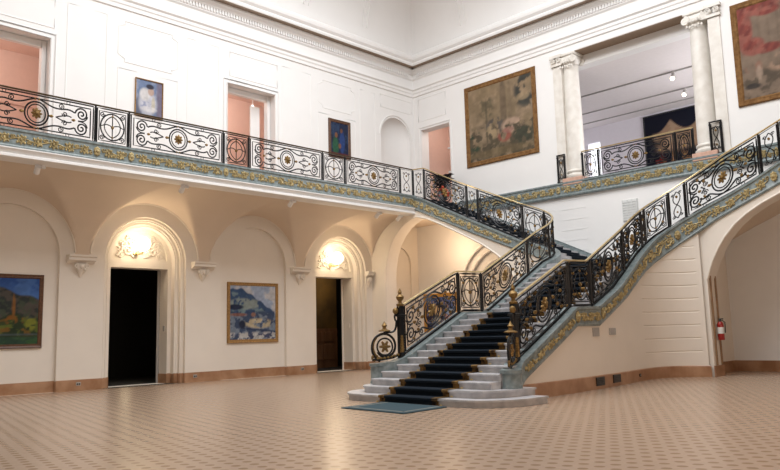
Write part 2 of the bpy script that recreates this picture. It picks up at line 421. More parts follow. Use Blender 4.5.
# ------------------------------------------------------------------ upper storey walls
ZC = 12.35
def moulding(mb, f, u0, z0, u1, z1, ear=.0, r=.03):
    if ear:
        p = [(u0+ear, z0), (u1-ear, z0)] + [(u1-ear*.4, z0), (u1-ear*.4, z0+ear*.4), (u1, z0+ear*.4)][:0]
        e = ear
        p = [(u0+e, z0), (u1-e, z0), (u1-e, z0+e*.5), (u1, z0+e), (u1, z1-e), (u1-e, z1-e*.5), (u1-e, z1), (u0+e, z1), (u0+e, z1-e*.5), (u0, z1-e), (u0, z0+e), (u0+e, z0+e*.5)]
    else: p = [(u0, z0), (u1, z0), (u1, z1), (u0, z1)]
    mb.tube([f(a, b_, -.012) for a, b_ in p], r, 8, True)
w = MB()
oh = [[(5.45, ZF), (7.72, ZF), (7.72, 10.70), (5.45, 10.70)], [(13.95, ZF), (16.11, ZF), (16.11, 10.75), (13.95, 10.75)]]
for h in oh: h[0] = (h[0][0], ZF+.0005); h[1] = (h[1][0], ZF+.0005)
nic = arch_loop(22.76, .93, 10.2, 7.4)
w.flat([(-4, ZF-.4), (RW, ZF-.4), (RW, 14), (-4, 14)], oh+[nic], fL)
for h in oh: w.strip(h, fL, 0, -.55)
rows = []                                        # concave niche
for i in range(13):
    a = PI*i/12
    rows.append([(22.76-.93*math.cos(a)*math.cos(t) if False else 22.76-.93*math.cos(a), L+.45*math.sin(a), z) for z in (7.4, 8.8, 10.2)]
                + [(22.76-.93*math.cos(a)*math.cos(t), L+.45*math.sin(a)*math.cos(t), 10.2+.93*math.sin(t)) for t in [PI/2*j/8 for j in range(1, 9)]])
w.loft(rows)
w.tube([fL(p[0], p[1], .01) for p in arc(22.76, 10.2, 1.03, 0, PI, 20)], .03, 4)
for x0, x1, z0, z1, e in ((9.84, 11.97, 10.55, 11.95, .22), (18.27, 20.3, 10.75, 11.93, .22), (14.07, 16.21, 11.05, 11.97, 0), (5.5, 7.8, 11.05, 11.96, 0), (21.84, 23.85, 11.5, 12.08, 0),
                       (8.2, 9.45, 7.2, 12.0, 0), (12.35, 13.6, 7.2, 12.0, 0), (16.45, 17.9, 7.2, 12.0, 0), (20.6, 21.5, 7.2, 12.0, 0), (9.84, 11.97, 7.2, 10.3, 0), (18.27, 20.3, 7.2, 10.5, 0)):
    moulding(w, fL, x0, z0, x1, z1, e)
for a0, a1, zt in ((5.45, 7.72, 10.70), (13.95, 16.11, 10.75)):  # architraves around the two openings
    for e, d in ((.0, .03), (.14, .05)):
        w.tube([fL(p[0], p[1], .015) for p in ((a0-e, ZF), (a0-e, zt+e), (a1+e, zt+e), (a1+e, ZF))], .03, 4)
struct(w, 'wall_left_upper', 'white', True)

# far right wall: upper part with gallery opening, doorway; lower part plain with arched niche
O0, O1 = 8.57, 14.24
w = MB()
gal = [(O0, ZF), (O1, ZF), (O1, 12.06), (O0, 12.06)]; gal[0] = (O0, ZF+.0005); gal[1] = (O1, ZF+.0005)
dr = [(20.0, ZF+.0005), (21.7, ZF+.0005), (21.7, 10.68), (20.0, 10.68)]
w.flat([(0, ZF-.4), (L, ZF-.4), (L, 14), (0, 14)], [gal, dr], fR)
w.strip(gal[:3]+[(O0, 12.06)], fR, 0, -1.0); w.strip(dr, fR, 0, -.5)
moulding(w, fR, 20.18, 11.1, 21.83, 12.16)
w.tube([fR(p[0], p[1], .01) for p in ((19.9, ZF), (19.9, 10.78), (21.8, 10.78), (21.8, ZF))], .03, 4)
struct(w, 'wall_right_upper', 'white', True); w = MB()
w.flat([(0, 0), (L, 0), (L, ZF-.4), (0, ZF-.4)], [arch_loop(17.7, 1.95, 3.2, .0005)], fR)
w.strip(arch_loop(17.7, 1.95, 3.2), fR, 0, -.12); w.flat(arch_loop(17.7, 1.95, 3.2, 0), [arch_loop(17.7, 1.62, 3.2, .0005)], fR, -.12)
w.strip(arch_loop(17.7, 1.62, 3.2), fR, -.12, -.24); w.flat(arch_loop(17.7, 1.62, 3.2, 0), [arch_loop(17.7, 1.2, 3.2, .0005)], fR, -.24)
w.strip(arch_loop(17.7, 1.2, 3.2), fR, -.24, -.4); w.flat(arch_loop(17.7, 1.2, 3.2, 0), [], fR, -.4)
for r, d in ((1.95, 0.0), (1.62, -.12), (1.2, -.24)): w.tube([fR(p[0], p[1], d) for p in arch_loop(17.7, r, 3.2)[1:]+[(17.7-r, 0)]], .045, 6)
# relief in the niche tympanum
for k in (-1, 1):
    for (cx, cz, r, a, tn) in ((.4, 3.5, .25, 0, 1.6), (.78, 3.42, .16, 1, 1.5), (.32, 3.95, .18, 2, 1.5), (.7, 3.82, .13, .5, 1.4)):
        w.tube([fR(17.7+k*p[0], p[1], -.37) for p in spiral(cx, cz, r, .03, a, tn, 16)], .04, 5)
w.ball(fR(17.7, 3.75, -.38), (.08, .2, .3), 10, 8)
struct(w, 'wall_right', 'white', True)
# the stair-hall part of that wall is jointed plaster
g = MB()
for z in (4.35, 4.75, 5.15, 5.55, 5.95, 6.3):
    for (a, b_) in ((13.55, 14.6),): g.box((RW-.008, a, z-.018), (RW, b_, z+.018))
for z in (5.6, 6.0): g.box((RW-.008, 14.9, z-.018), (RW, 16.1, z+.018))
struct(g, 'trim_4', 'white')

# cornice on both upper walls
prof = [(.0, 12.32), (.05, 12.34), (.05, 12.46), (.08, 12.50), (.08, 12.60), (.14, 12.66), (.14, 12.70), (.03, 12.74), (.03, 13.12), (.07, 13.16), (.10, 13.18), (.10, 13.36),
        (.16, 13.38), (.20, 13.44), (.30, 13.50), (.34, 13.52), (.34, 13.60), (.52, 13.62), (.54, 13.70), (.52, 13.76), (.60, 13.86), (.62, 13.96), (.50, 14.0), (.36, 14.02), (.36, 14.18), (.30, 14.25), (.0, 14.27)]
c_ = MB().loft([[(-4, L-d, z) for d, z in prof], [(RW-0-d, L-d, z) for d, z in prof], [(RW-d, 0, z) for d, z in prof]])
dn = MB()
for i in range(int((23.7+1)/.12)): x = -1+.12*i; dn.box((x, L-.16, 13.24), (x+.07, L-.09, 13.38))
for i in range(int((21.8-2)/.12)): y = 2+.12*i; dn.box((RW-.16, y, 13.24), (RW-.09, y+.07, 13.38))
co = struct(c_, 'trim_5', 'white'); d_ = struct(dn, 'dentils', 'white', parent=co)
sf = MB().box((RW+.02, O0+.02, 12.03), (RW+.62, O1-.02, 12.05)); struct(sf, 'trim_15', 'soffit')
bl = MB().box((-4, L-.515, 13.57), (RW-.3, L-.345, 13.605)).box((RW-.515, 0, 13.57), (RW-.345, L-.3, 13.605)); struct(bl, 'cornice_shade_strip', 'cornice_shade')  # dark strip put in as the shade line below the cornice overhang
# coved ceiling with arched lunettes
cv = []
for i in range(15):
    a = PI/2*i/14; o = .1+3.2*(1-math.cos(a)); z = 14.2+3.6*math.sin(a)
    cv.append([(-4, L-o, z), (RW-o, L-o, z), (RW-o, 0, z)])
cvm = MB().loft(cv)
def cove_pt(side, u, t):
    a = t; o = .1+3.2*(1-math.cos(a))+.02; z = 14.2+3.6*math.sin(a)
    return (u, L-o, z) if side == 'l' else (RW-o, u, z)
struct(cvm, 'ceiling', 'white', True)
rb = MB()
for side, cs in (('l', (6.58, 10.78, 14.98, 19.18)), ('r', (17.0, 11.4, 5.8))):
    for c in cs:
        for r, dr_ in ((1.75, .05), (1.5, .025)):
            pts = []
            for k in range(25):
                aa = PI*k/24; u = c+r*math.cos(aa)*(1.15 if side == 'r' else 1); t = .18+1.05*math.sin(aa)*r/1.75
                pts.append(cove_pt(side, u, t))
            rb.tube(pts, dr_, 5)
struct(rb, 'trim_6', 'white', True)

l = bpy.data.lights.new('added_under_stair_lamp', 'POINT'); l.energy = 95; l.color = (1, .72, .46); l.shadow_soft_size = .5  # unseen warm lamp added to light the space under the stairs
lo = bpy.data.objects.new('added_under_stair_lamp', l); COL.objects.link(lo); lo.location = (22.7, 19.4, 4.9)
# gallery floors (slabs)
struct(MB().box((-4, YF+.1, ZBB-.02), (RW+.0, L+.02, ZF)), 'floor_gallery', 'tan_marble')
struct(MB().box((-8, -6, ZBB), (XS, 2.4, ZF)), 'floor_gallery_south', 'tan_marble')
struct(MB().box((XS, .3, ZBB), (RW, 3.3, ZF)), 'floor_gallery_corner', 'tan_marble')
# pink rooms behind the two upper-left openings and the far-right doorway
def room(x0, x1, y0, y1, z0, z1, mname, skip, name):
    V = [(x0,y0,z0),(x1,y0,z0),(x1,y1,z0),(x0,y1,z0),(x0,y0,z1),(x1,y0,z1),(x1,y1,z1),(x0,y1,z1)]
    F = {'-z':(0,1,2,3),'+z':(4,7,6,5),'-y':(0,1,5,4),'+x':(1,2,6,5),'+y':(2,3,7,6),'-x':(3,0,4,7)}
    return struct(MB().add(V, [f for k, f in F.items() if k not in skip]), name, mname)
room(3.5, 9.6, L+.55, L+4.2, ZF, 11.6, 'pink', ('-y',), 'wall_pink_room')
room(12.6, 18.5, L+.55, L+3.6, ZF, 11.6, 'pink', ('-y',), 'wall_pink_room')
room(RW+.5, RW+3.0, 18.9, 22.6, ZF, 11.6, 'pink', ('-x',), 'wall_pink_room')
j = MB()                                          # plaster jamb panels inside the upper-left openings
for x1, z1 in ((7.72, 10.70), (16.11, 10.75)):
    j.box((x1-.14, L+.32, ZF), (x1-.015, L+.54, z1-.015)); (j.box((x1-.66, L+.70, ZF), (x1-.24, L+.76, z1-.4)) if x1 > 10 else None); j.box((x1-2.24, L+.36, z1-.22), (x1-.15, L+.53, z1-.015))
for k in range(3): j.box((RW+.3, 20.02, 7.4+k*1.1), (RW+.42, 20.4, 7.46+k*1.1))
struct(j, 'trim_7', 'white')
jj = MB()
for z in (8.6, 9.7): jj.box((3.6, L+4.14, z), (9.5, L+4.19, z+.05)); jj.box((12.7, L+3.54, z), (18.4, L+3.59, z+.05))
struct(jj, 'trim_8', 'pink')
for x, y, e in ((6.2, L+2.0, 95), (15.2, L+1.9, 95), (RW+1.4, 20.6, 60)):
    l = bpy.data.lights.new('upper_room_fill', 'POINT'); l.energy = e; l.color = (1, .86, .78); l.shadow_soft_size = .5  # unseen lights added to brighten the pink rooms
    lo = bpy.data.objects.new('upper_room_fill', l); COL.objects.link(lo); lo.location = (x, y, 11.0)

t = thing('spotlight', 'tiny bright spotlight inside the upper doorway between the two portraits', 'spotlight', (15.72, L+.95, 10.4)); A = At(t)
A.put(MB().tube([(15.72, L+.95, 11.6), (15.72, L+.95, 10.5)], .015, 6).tube([(15.74, L+.97, 10.52), (15.70, L+.93, 10.42)], [.05, .07], 10), 'head', 'spot')
A.put(MB().ball((15.695, L+.92, 10.40), .055, 8, 6), 'bulb', 'lens', True)
# upper right gallery room
w = MB()
X0, X1, ZG = RW+1.0, 33.0, 11.65
w.flat([(5, ZF), (21.0, ZF), (21.0, ZG), (5, ZG)], [[(17.62, ZF+.3), (18.3, ZF+.3), (18.3, 10.85), (17.62, 10.85)]], lambda u, z, d=0: (X1+d, u, z))
w.flat([(X0, ZF), (X1, ZF), (X1, ZG), (X0, ZG)], [], lambda u, z, d=0: (u, 18.9, z)); w.flat([(X0, ZF), (X1, ZF), (X1, ZG), (X0, ZG)], [], lambda u, z, d=0: (u, 5, z))
w.strip([(17.62, ZF+.3), (18.3, ZF+.3), (18.3, 10.85), (17.62, 10.85)], lambda u, z, d=0: (X1+d, u, z), 0, .3)
struct(w, 'wall_gallery', 'lilacw')
struct(MB().box((X0, 5, ZG), (X1, 21, ZG+.1)), 'ceiling_gallery', 'lilac')
struct(MB().box((RW, 5, ZF-.3), (X1, 21, ZF)), 'floor_gallery_right', 'plate')
struct(MB().box((X1+.3, 17.55, ZF+.2), (X1+.34, 18.4, 10.9)), 'window_1', 'glow')
bm_ = MB().box((RW+.62, O0-.3, ZG), (RW+1.05, O1+.3, 12.06)).box((RW+.58, O0-.3, ZG-.02), (RW+1.08, O1+.3, ZG+.08))
struct(bm_, 'trim_9', 'white')

# ------------------------------------------------------------------ columns and pilasters
def column(y, label):
    x = RW+.28
    t = thing('ionic_column', label, 'column', (x, y, ZB+.02), 'columns of the upper gallery'); A = At(t)
    A.put(MB().bbox((x-.42, y-.42, ZF), (x+.42, y+.42, ZB+.17), .02), 'plinth', 'plinth')
    A.put(MB().lathe([(.41, 7.12), (.43, 7.16), (.43, 7.22), (.39, 7.26), (.36, 7.29), (.36, 7.32), (.39, 7.34), (.40, 7.38), (.38, 7.42), (.34, 7.44)], (x, y, 0), 28), 'base', 'column', True)
    sh = [(.335-.055*(q/12)**1.8, 7.44+4.1*q/12) for q in range(13)]
    A.put(MB().lathe(sh+[(.30, 11.54), (.30, 11.58), (.28, 11.60)], (x, y, 0), 28), 'shaft', 'column', True)
    m = MB().lathe([(.285, 11.6), (.33, 11.66), (.36, 11.72), (.36, 11.76)], (x, y, 0), 24)
    m.bbox((x-.38, y-.38, 11.93), (x+.38, y+.38, 12.05), .03); m.bbox((x-.33, y-.33, 11.76), (x+.33, y+.33, 11.94), .03)
    for sx in (-1, 1):
        for sy in (-1, 1):
            m.tube([(x+sx*.33, y+sy*(p[0]), p[1]) for p in spiral(.31, 11.76, .15, .02, PI/2, 1.8, 26)], .045, 6)
            m.lathe([(.13, -.05), (.13, .05)], (x+sx*.31, y+sy*.31, 11.76), 14, 'x')
        for q in range(5): m.ball((x+sx*.36, y-.2+.1*q, 11.70), (.04, .05, .07), 6, 5)
    for q in range(6): m.ball((x-.36, y-.25+.1*q, 11.5+.03*(q % 2)), (.03, .04, .06), 6, 5)
    A.put(m, 'capital', 'column', True)
column(13.98, 'white ionic column at the left end of the upper gallery opening')
column(9.02, 'white ionic column at the right end of the upper gallery opening')
pl = MB()
for y0, y1 in ((O1-.02, O1+.36), (O0-.36, O0+.02)):
    pl.box((RW-.04, y0, ZF), (RW+.5, y1, 11.6)); pl.box((RW-.10, y0-.05, 11.62), (RW+.55, y1+.05, 11.72)); pl.box((RW-.14, y0-.08, 11.95), (RW+.55, y1+.08, 12.06))
    for yy in (y0+.06, y1-.06): pl.lathe([(.11, -.04), (.11, .04)], (RW-.06, yy, 11.83), 14, 'x'); pl.tube([(RW-.12, yy+p[0], p[1]) for p in spiral(0, 11.83, .11, .02, 0, 1.8, 20)], .02, 5)
struct(pl, 'trim_10', 'column', True)

# ------------------------------------------------------------------ paths for curbs and balustrades
class Path:
    def __init__(s, xy, side, curb, rail, bot, key):
        """xy: dense polyline; side=+1 outer face on the left of travel; curb/rail/bot: [(param, z)], param measured by key(x, y, s)"""
        s.p = [Vector((a, b_)) for a, b_ in xy]; s.s = [0]
        for i in range(1, len(s.p)): s.s.append(s.s[-1]+(s.p[i]-s.p[i-1]).length)
        s.len = s.s[-1]; s.side = side
        def tab(t): 
            t = [(s.find(*q[0]) if isinstance(q[0], tuple) else q[0], q[1]) for q in t]; t.sort(); return np.array(t)
        s.c = tab(curb); s.r = tab(rail); s.b = tab(bot)
    def find(s, x, y):
        i = min(range(len(s.p)), key=lambda i: (s.p[i]-Vector((x, y))).length); return s.s[i]
    def xy(s, t, off=0.):
        t = max(0, min(s.len, t)); i = min(len(s.s)-2, max(0, int(np.searchsorted(s.s, t))-1))
        f = (t-s.s[i])/max(1e-9, s.s[i+1]-s.s[i]); p = s.p[i].lerp(s.p[i+1], f)
        a = s.p[max(0, i-1)]; b_ = s.p[min(len(s.p)-1, i+2)]; d = (b_-a).normalized()
        n = Vector((-d.y, d.x))*s.side
        return p+n*off
    def cz(s, t): return float(np.interp(t, s.c[:,0], s.c[:,1]))
    def rz(s, t): return float(np.interp(t, s.r[:,0], s.r[:,1]))
    def bz(s, t): return float(np.interp(t, s.b[:,0], s.b[:,1]))
    def at(s, t, z, off=0.): q = s.xy(t, off); return (q.x, q.y, z)
def line(a, b_, n): return [(a[0]+(b_[0]-a[0])*i/n, a[1]+(b_[1]-a[1])*i/n) for i in range(n)]
XC = XS+.17
lp = [(12.0, 12.50), (12.1, 12.42), (12.22, 12.34), (12.35, 12.27), (12.48, 12.22)]+line((12.62, 12.2), (18.81, 12.2), 70)+[(18.81+2.4*math.sin(a), 14.6-2.4*math.cos(a)) for a in [PI/2*i/36 for i in range(36)]]+line((XC, 14.6), (XC, YF+.17), 50)+[(XC, YF+.17)]
PL = Path(lp, 1,
    [((12.0, 12.5), .76), ((12.3, 12.3), .80), ((12.8, 12.2), 1.01), ((14.8, 12.2), 1.96), ((15.95, 12.2), 1.97), ((18.81, 12.2), 3.47), ((XC, 14.6), 4.60), ((XC, 16.67), 5.57), ((XC, 19.21), 6.80), ((XC, 19.7), ZB)],
    [((12.45, 12.25), 2.08), ((14.65, 12.2), 3.03), ((15.8, 12.2), 3.06), ((18.6, 12.2), 4.45), ((XC, 14.6), 5.93), ((XC, 17.46), 7.22), ((XC, 19.16), 8.03), ((XC, 19.7), ZR)],
    [((12.0, 12.5), .29), ((12.4, 12.25), .29), ((12.75, 12.2), .45), ((14.9, 12.2), 1.46), ((16.1, 12.2), 1.47), ((18.81, 12.2), 2.9), ((XC, 14.6), 4.2), ((XC, 16.69), 5.07), ((XC, 19.23), 6.22), ((XC, 19.7), ZBB)], None)
rp_ctrl = [(12.12, 8.74), (12.30, 8.86), (12.50, 8.96), (12.75, 9.02), (13.3, 9.03), (14.5, 9.05), (16, 9.13), (17.5, 9.26), (18.7, 9.40), (19.6, 9.46), (20.25, 9.34), (20.75, 9.02), (21.06, 8.55), (21.19, 8.0), (XC, 7.3), (XC, 6.0), (XC, 4.5), (XC, 3.0)]
def catmull(c, n=8):
    o = []
    for i in range(len(c)-1):
        p0, p1, p2, p3 = c[max(0, i-1)], c[i], c[i+1], c[min(len(c)-1, i+2)]
        for k in range(n):
            t = k/n; o.append(tuple(.5*((2*b_)+(-a+d)*t+(2*a-5*b_+4*d-e)*t*t+(-a+3*b_-3*d+e)*t**3) for a, b_, d, e in zip(p0, p1, p2, p3)))
    return o+[c[-1]]
PR = Path(catmull(rp_ctrl), -1,
    [((12.12, 8.74), .66), ((12.4, 8.87), .68), ((12.9, 9.03), .90), ((15.0, 9.08), 1.95), ((16.25, 9.14), 1.98), ((17.5, 9.26), 2.47), ((18.6, 9.39), 3.02), ((19.6, 9.46), 3.60), ((20.3, 9.32), 4.05), ((20.95, 8.75), 4.52), ((21.19, 8.0), 4.88), ((XC, 7.44), 5.10), ((XC, 6.74), 5.42), ((XC, 5.98), 5.80), ((XC, 3.5), 6.93), ((XC, 3.0), ZB)],
    [((12.75, 9.03), 2.12), ((14.85, 9.07), 3.05), ((15.95, 9.12), 3.10), ((16.6, 9.17), 3.36), ((17.55, 9.26), 3.76), ((18.3, 9.36), 4.08), ((19.6, 9.46), 4.70), ((20.35, 9.31), 5.08), ((21.06, 8.55), 5.72), ((XC, 7.49), 6.30), ((XC, 6.41), 6.79), ((XC, 5.87), 7.03), ((XC, 3.5), 8.05), ((XC, 3.0), ZR)],
    [((12.12, 8.74), .29), ((12.55, 8.95), .29), ((12.85, 9.03), .45), ((14.2, 9.05), 1.08), ((15.1, 9.08), 1.50), ((16.2, 9.14), 1.50), ((18.1, 9.32), 2.27), ((19.2, 9.45), 2.80), ((20.3, 9.32), 3.38), ((21.06, 8.6), 3.95), ((XC, 7.86), 4.38), ((XC, 6.04), 5.20), ((XC, 3.4), 6.38), ((XC, 3.0), ZBB)], None)
PF = Path(line((-4, YF+.17), (XC, YF+.17), 100)+[(XC, YF+.17)], -1, [(0, ZB), (30, ZB)], [(0, ZR), (30, ZR)], [(0, ZBB), (30, ZBB)], None)
PP = Path(line((RW-.09, 22.0), (RW-.09, 2.5), 40)+[(RW-.09, 2.5)], -1, [(0, ZB+.03), (30, ZB+.03)], [(0, ZR), (30, ZR)], [(0, ZBB), (30, ZBB)], None)
PG = Path(line((RW+.05, 22.0), (RW+.05, 2.5), 80)+[(RW+.05, 2.5)], -1, [(0, ZB+.03), (30, ZB+.03)], [(0, ZR), (30, ZR)], [(0, ZBB), (30, ZBB)], None)

def curb_loft(P, s0, s1, half, n, bot=None, top=None):
    rows = []
    for i in range(n+1):
        t = s0+(s1-s0)*i/n; zt = P.cz(t); zb = P.bz(t)
        rows.append([P.at(t, zb, half), P.at(t, zb+.05, half+.02), P.at(t, zb+.09, half), P.at(t, zt-.09, half), P.at(t, zt-.06, half+.03), P.at(t, zt, half+.03), P.at(t, zt, -half-.03), P.at(t, zt-.06, -half-.03), P.at(t, zb, -half)])
    return MB().loft(rows, True)
def frieze(P, s0, s1, half, rosettes, unit=.40):
    """gilded rinceau between the rosettes: [(part name, mesh), ...]"""
    out = []; cuts = [s0-.15]+sorted(r for r in rosettes if s0 < r < s1)+[s1+.15]
    def pt(t, v, o=.012): zb, zt = P.bz(t)+.13, P.cz(t)-.15; return P.at(t, zb+(zt-zb)*v, half+o)
    for c0, c1 in zip(cuts[:-1], cuts[1:]):
        a0, a1 = c0+.15, c1-.15
        if a1-a0 < .12: continue
        m = MB(); n = max(1, round((a1-a0)/unit)); du = (a1-a0)/n; n_ = max(6, 6*n)
        m.tube([pt(a0+(a1-a0)*k/n_, .5+.16*math.sin(PI*k/6)) for k in range(n_+1)], .016, 4)
        for i in range(n):
            a = a0+du*i; up = 1 if i % 2 == 0 else -1; h = max(.12, P.cz(a)-P.bz(a)-.28)
            q = lambda pl: [pt(a+x, .5+up*y/h) for x, y in pl]
            m.tube(q(spiral(du*.5, -.0*h, .40*h, .05, PI*.5, -1.5, 14)), [.027-.012*k/14 for k in range(15)], 4)
            m.tube(q(spiral(du*.05, .26*h, .16*h, .03, -PI*.5, 1.1, 7)), .018, 4); m.tube(q(spiral(du*.95, -.24*h, .16*h, .03, PI*.8, 1.1, 7)), .018, 4)
            for x, y, r in ((.5, 0, .04), (.27, -.30, .033), (.74, .33, .033), (.30, .36, .03), (.72, -.34, .033), (.5, .44, .028), (.5, -.44, .028)): m.ball(pt(a+du*x, .5+up*y), (r, r, r*1.1), 6, 4)
        out.append(('gilded_scrollwork', m))
    for r in rosettes:
        if s0 < r < s1:
            m = MB(); zc = (P.bz(r)+P.cz(r))/2-.005
            for k in range(8): an = PI/4*k; m.ball(P.at(r+.055*math.cos(an), zc+.09*math.sin(an), half+.015), (.045, .045, .05), 6, 4)
            m.ball(P.at(r, zc, half+.03), .06, 6, 5); out.append(('gilded_rosette', m))
    return out

# ------------------------------------------------------------------ ironwork
H0 = 1.0
class Iron:
    """one balustrade panel in panel coordinates: a along (0..W metres), b up (0..1)"""
    def __init__(s, P, s0, W): s.P = P; s.s0 = s0; s.W = W; s.k = MB(); s.g = MB(); s.buds = []; s.f = 1.25
    def q(s, a, b_, o=0.):
        t = s.s0+a; z0 = s.P.cz(t)+.02; z1 = s.P.rz(t)-.03
        return s.P.at(t, z0+(z1-z0)*b_, o)
    def bar(s, pts, r=.014, n=4, closed=False): s.k.tube([s.q(*p) for p in pts], r*s.f, n, closed)
    def gold(s, a, b_, r=.05, o=.0): s.g.ball(s.q(a, b_, o), (r, r, r*1.1), 6, 5)
    def leaf(s, a, b_, dx, dy, r=.035):
        m = s.g
        if s.g.v: m = MB(); s.buds.append(m)
        for t, rr in ((0, .7), (.45, 1), (.85, .5)): m.ball(s.q(a+dx*t*.7, b_+dy*t*.7), r*rr, 6, 4)
    def dense(s, pts, n):                # resample long straight pieces so they follow the curved path
        out = []
        for i in range(len(pts)-1):
            for k in range(n): t = k/n; out.append((pts[i][0]+(pts[i+1][0]-pts[i][0])*t, pts[i][1]+(pts[i+1][1]-pts[i][1])*t))
        return out+[pts[-1]]
def wide_panel(P, s0, W, rich=False):
    I = Iron(P, s0, W); c = W/2; sg = W/3.1; I.f = 1.36 if rich else 1.28
    e = .06
    I.bar(I.dense([(e, .03), (W-e, .03), (W-e, .97), (e, .97)], 10), .016, 4, True)
    I.bar(I.dense([(.14, .115), (W-.14, .115), (W-.14, .885), (.14, .885)], 10), .014, 4, True)
    for a in (.24*W, .76*W):
        for b_ in (.07, .93): I.bar([(a-.04, b_-.035), (a+.04, b_-.035), (a+.04, b_+.035), (a-.04, b_+.035)], .012, 4, True)
    rx = .30
    I.bar([(c+rx*math.cos(t), .5+.30*math.sin(t)) for t in [2*PI*k/24 for k in range(24)]], .018, 4, True)
    I.bar([(c+.23*math.cos(t), .5+.235*math.sin(t)) for t in [2*PI*k/20 for k in range(20)]], .013, 4, True)
    for k in range(8):
        t = PI/4*k; I.g.tube([I.q(c+.03*math.cos(t), .5+.03*math.sin(t), .01), I.q(c+.10*math.cos(t), .5+.10*math.sin(t), .012), I.q(c+.14*math.cos(t), .5+.14*math.sin(t), .01)], [.03, .04, .018], 5)
    I.gold(c, .5, .06, .03)
    for sx in (-1, 1):
        I.leaf(c+sx*.34, .5, sx*.13, 0, .045)
        for sy in (-1, 1):
            f = lambda a, b_: (c+sx*a, .5+sy*b_)
            # lens curves from the end scrolls to the crown of the medallion
            I.bar([f(*p) for p in bez((0, .385), (.22, .36), (.34, .20), (.62*sg, .23), 10)] + [f(*p) for p in bez((.62*sg, .23), (.8*sg, .26), (.85*sg, .27), (.98*sg, .20), 5)], .017)
            I.bar([f(*p) for p in spiral(1.17*sg, .185, .18, .02, PI*.98, -1.85, 28)], .017)
            I.bar([f(*p) for p in bez((1.17*sg+.165, .15), (1.3*sg, .02), (1.2*sg, .0), (1.08*sg, .005), 6)], .014)
            I.bar([f(*p) for p in bez((.50, .0), (.62, .04), (.74*sg+.06, .13), (.9*sg, .06), 8)], .014)
            I.bar([f(*p) for p in spiral(.62*sg, .30, .085, .015, -PI/2, 1.5, 12)], .011)
            I.bar([f(*p) for p in spiral(.72*sg, .12, .075, .015, PI, 1.4, 12)], .011)
            if not rich: I.leaf(c+sx*.05, .5+sy*.36, 0, sy*.05, .028)
        I.leaf(c+sx*.93*sg, .5, sx*.1, 0, .042)
        if rich:
            for a, b_ in ((.75*sg, .22), (1.0*sg, .34)):
                for sy in (-1, 1): I.leaf(c+sx*a, .5+sy*b_, sx*.06, -sy*.05, .042)
    return I
def narrow_panel(P, s0, W, rich=False):
    I = Iron(P, s0, W); c = W/2; e = .05; hw = W/2-.15
    I.bar(I.dense([(e, .03), (W-e, .03), (W-e, .97), (e, .97)], 5), .016, 4, True)
    I.bar(I.dense([(.11, .10), (W-.11, .10), (W-.11, .90), (.11, .90)], 5), .012, 4, True)
    I.bar([(c+hw*math.cos(t), .5+.36*math.sin(t)) for t in [2*PI*k/22 for k in range(22)]], .017, 4, True)
    for sx in (-1, 1):
        I.bar([(c+sx*p[0], p[1]) for p in bez((0, .80), (.9*hw, .66), (.9*hw, .34), (0, .20), 12)], .012)
        I.bar([(c+sx*p[0], p[1]) for p in bez((0, .5), (hw*.6, .62), (hw*.7, .5), (hw, .5), 8)], .012)
        for sy in (-1, 1): I.bar([(c+sx*p[0], .5+sy*p[1]) for p in spiral(hw*.86, .32, .075, .015, PI, 1.4, 12)], .012)
    I.bar([(c, .12), (c, .88)], .013)
    for b_ in (.5,): I.leaf(c, b_-.03, 0, .07, .05)
    I.leaf(c, .78, 0, .06, .03); I.leaf(c, .2, 0, .06, .03)
    if rich:
        for sx in (-1, 1): I.leaf(c+sx*hw*.8, .72, 0, .05, .04); I.leaf(c+sx*hw*.8, .25, 0, .05, .04)
    return I
def slim_panel(P, s0, W, rich=False):
    I = Iron(P, s0, W); c = W/2
    I.bar([(.04, .03), (W-.04, .03), (W-.04, .97), (.04, .97)], .014, 4, True)
    for sx in (-1, 1):
        I.bar([(c+sx*p[0], p[1]) for p in bez((0, .12), (W*.42, .3), (W*.1, .45), (0, .5), 8)], .012)
        I.bar([(c+sx*p[0], p[1]) for p in bez((0, .88), (W*.42, .7), (W*.1, .55), (0, .5), 8)], .012)
        for sy in (-1, 1): I.bar([(c+sx*p[0], .5+sy*p[1]) for p in spiral(W*.2, .31, .05, .01, 0, 1.3, 10)], .01)
    I.leaf(c, .72, 0, .06, .04); I.leaf(c, .3, 0, -.05, .03)
    return I
KIND = {'w': wide_panel, 'n': narrow_panel, 's': slim_panel}
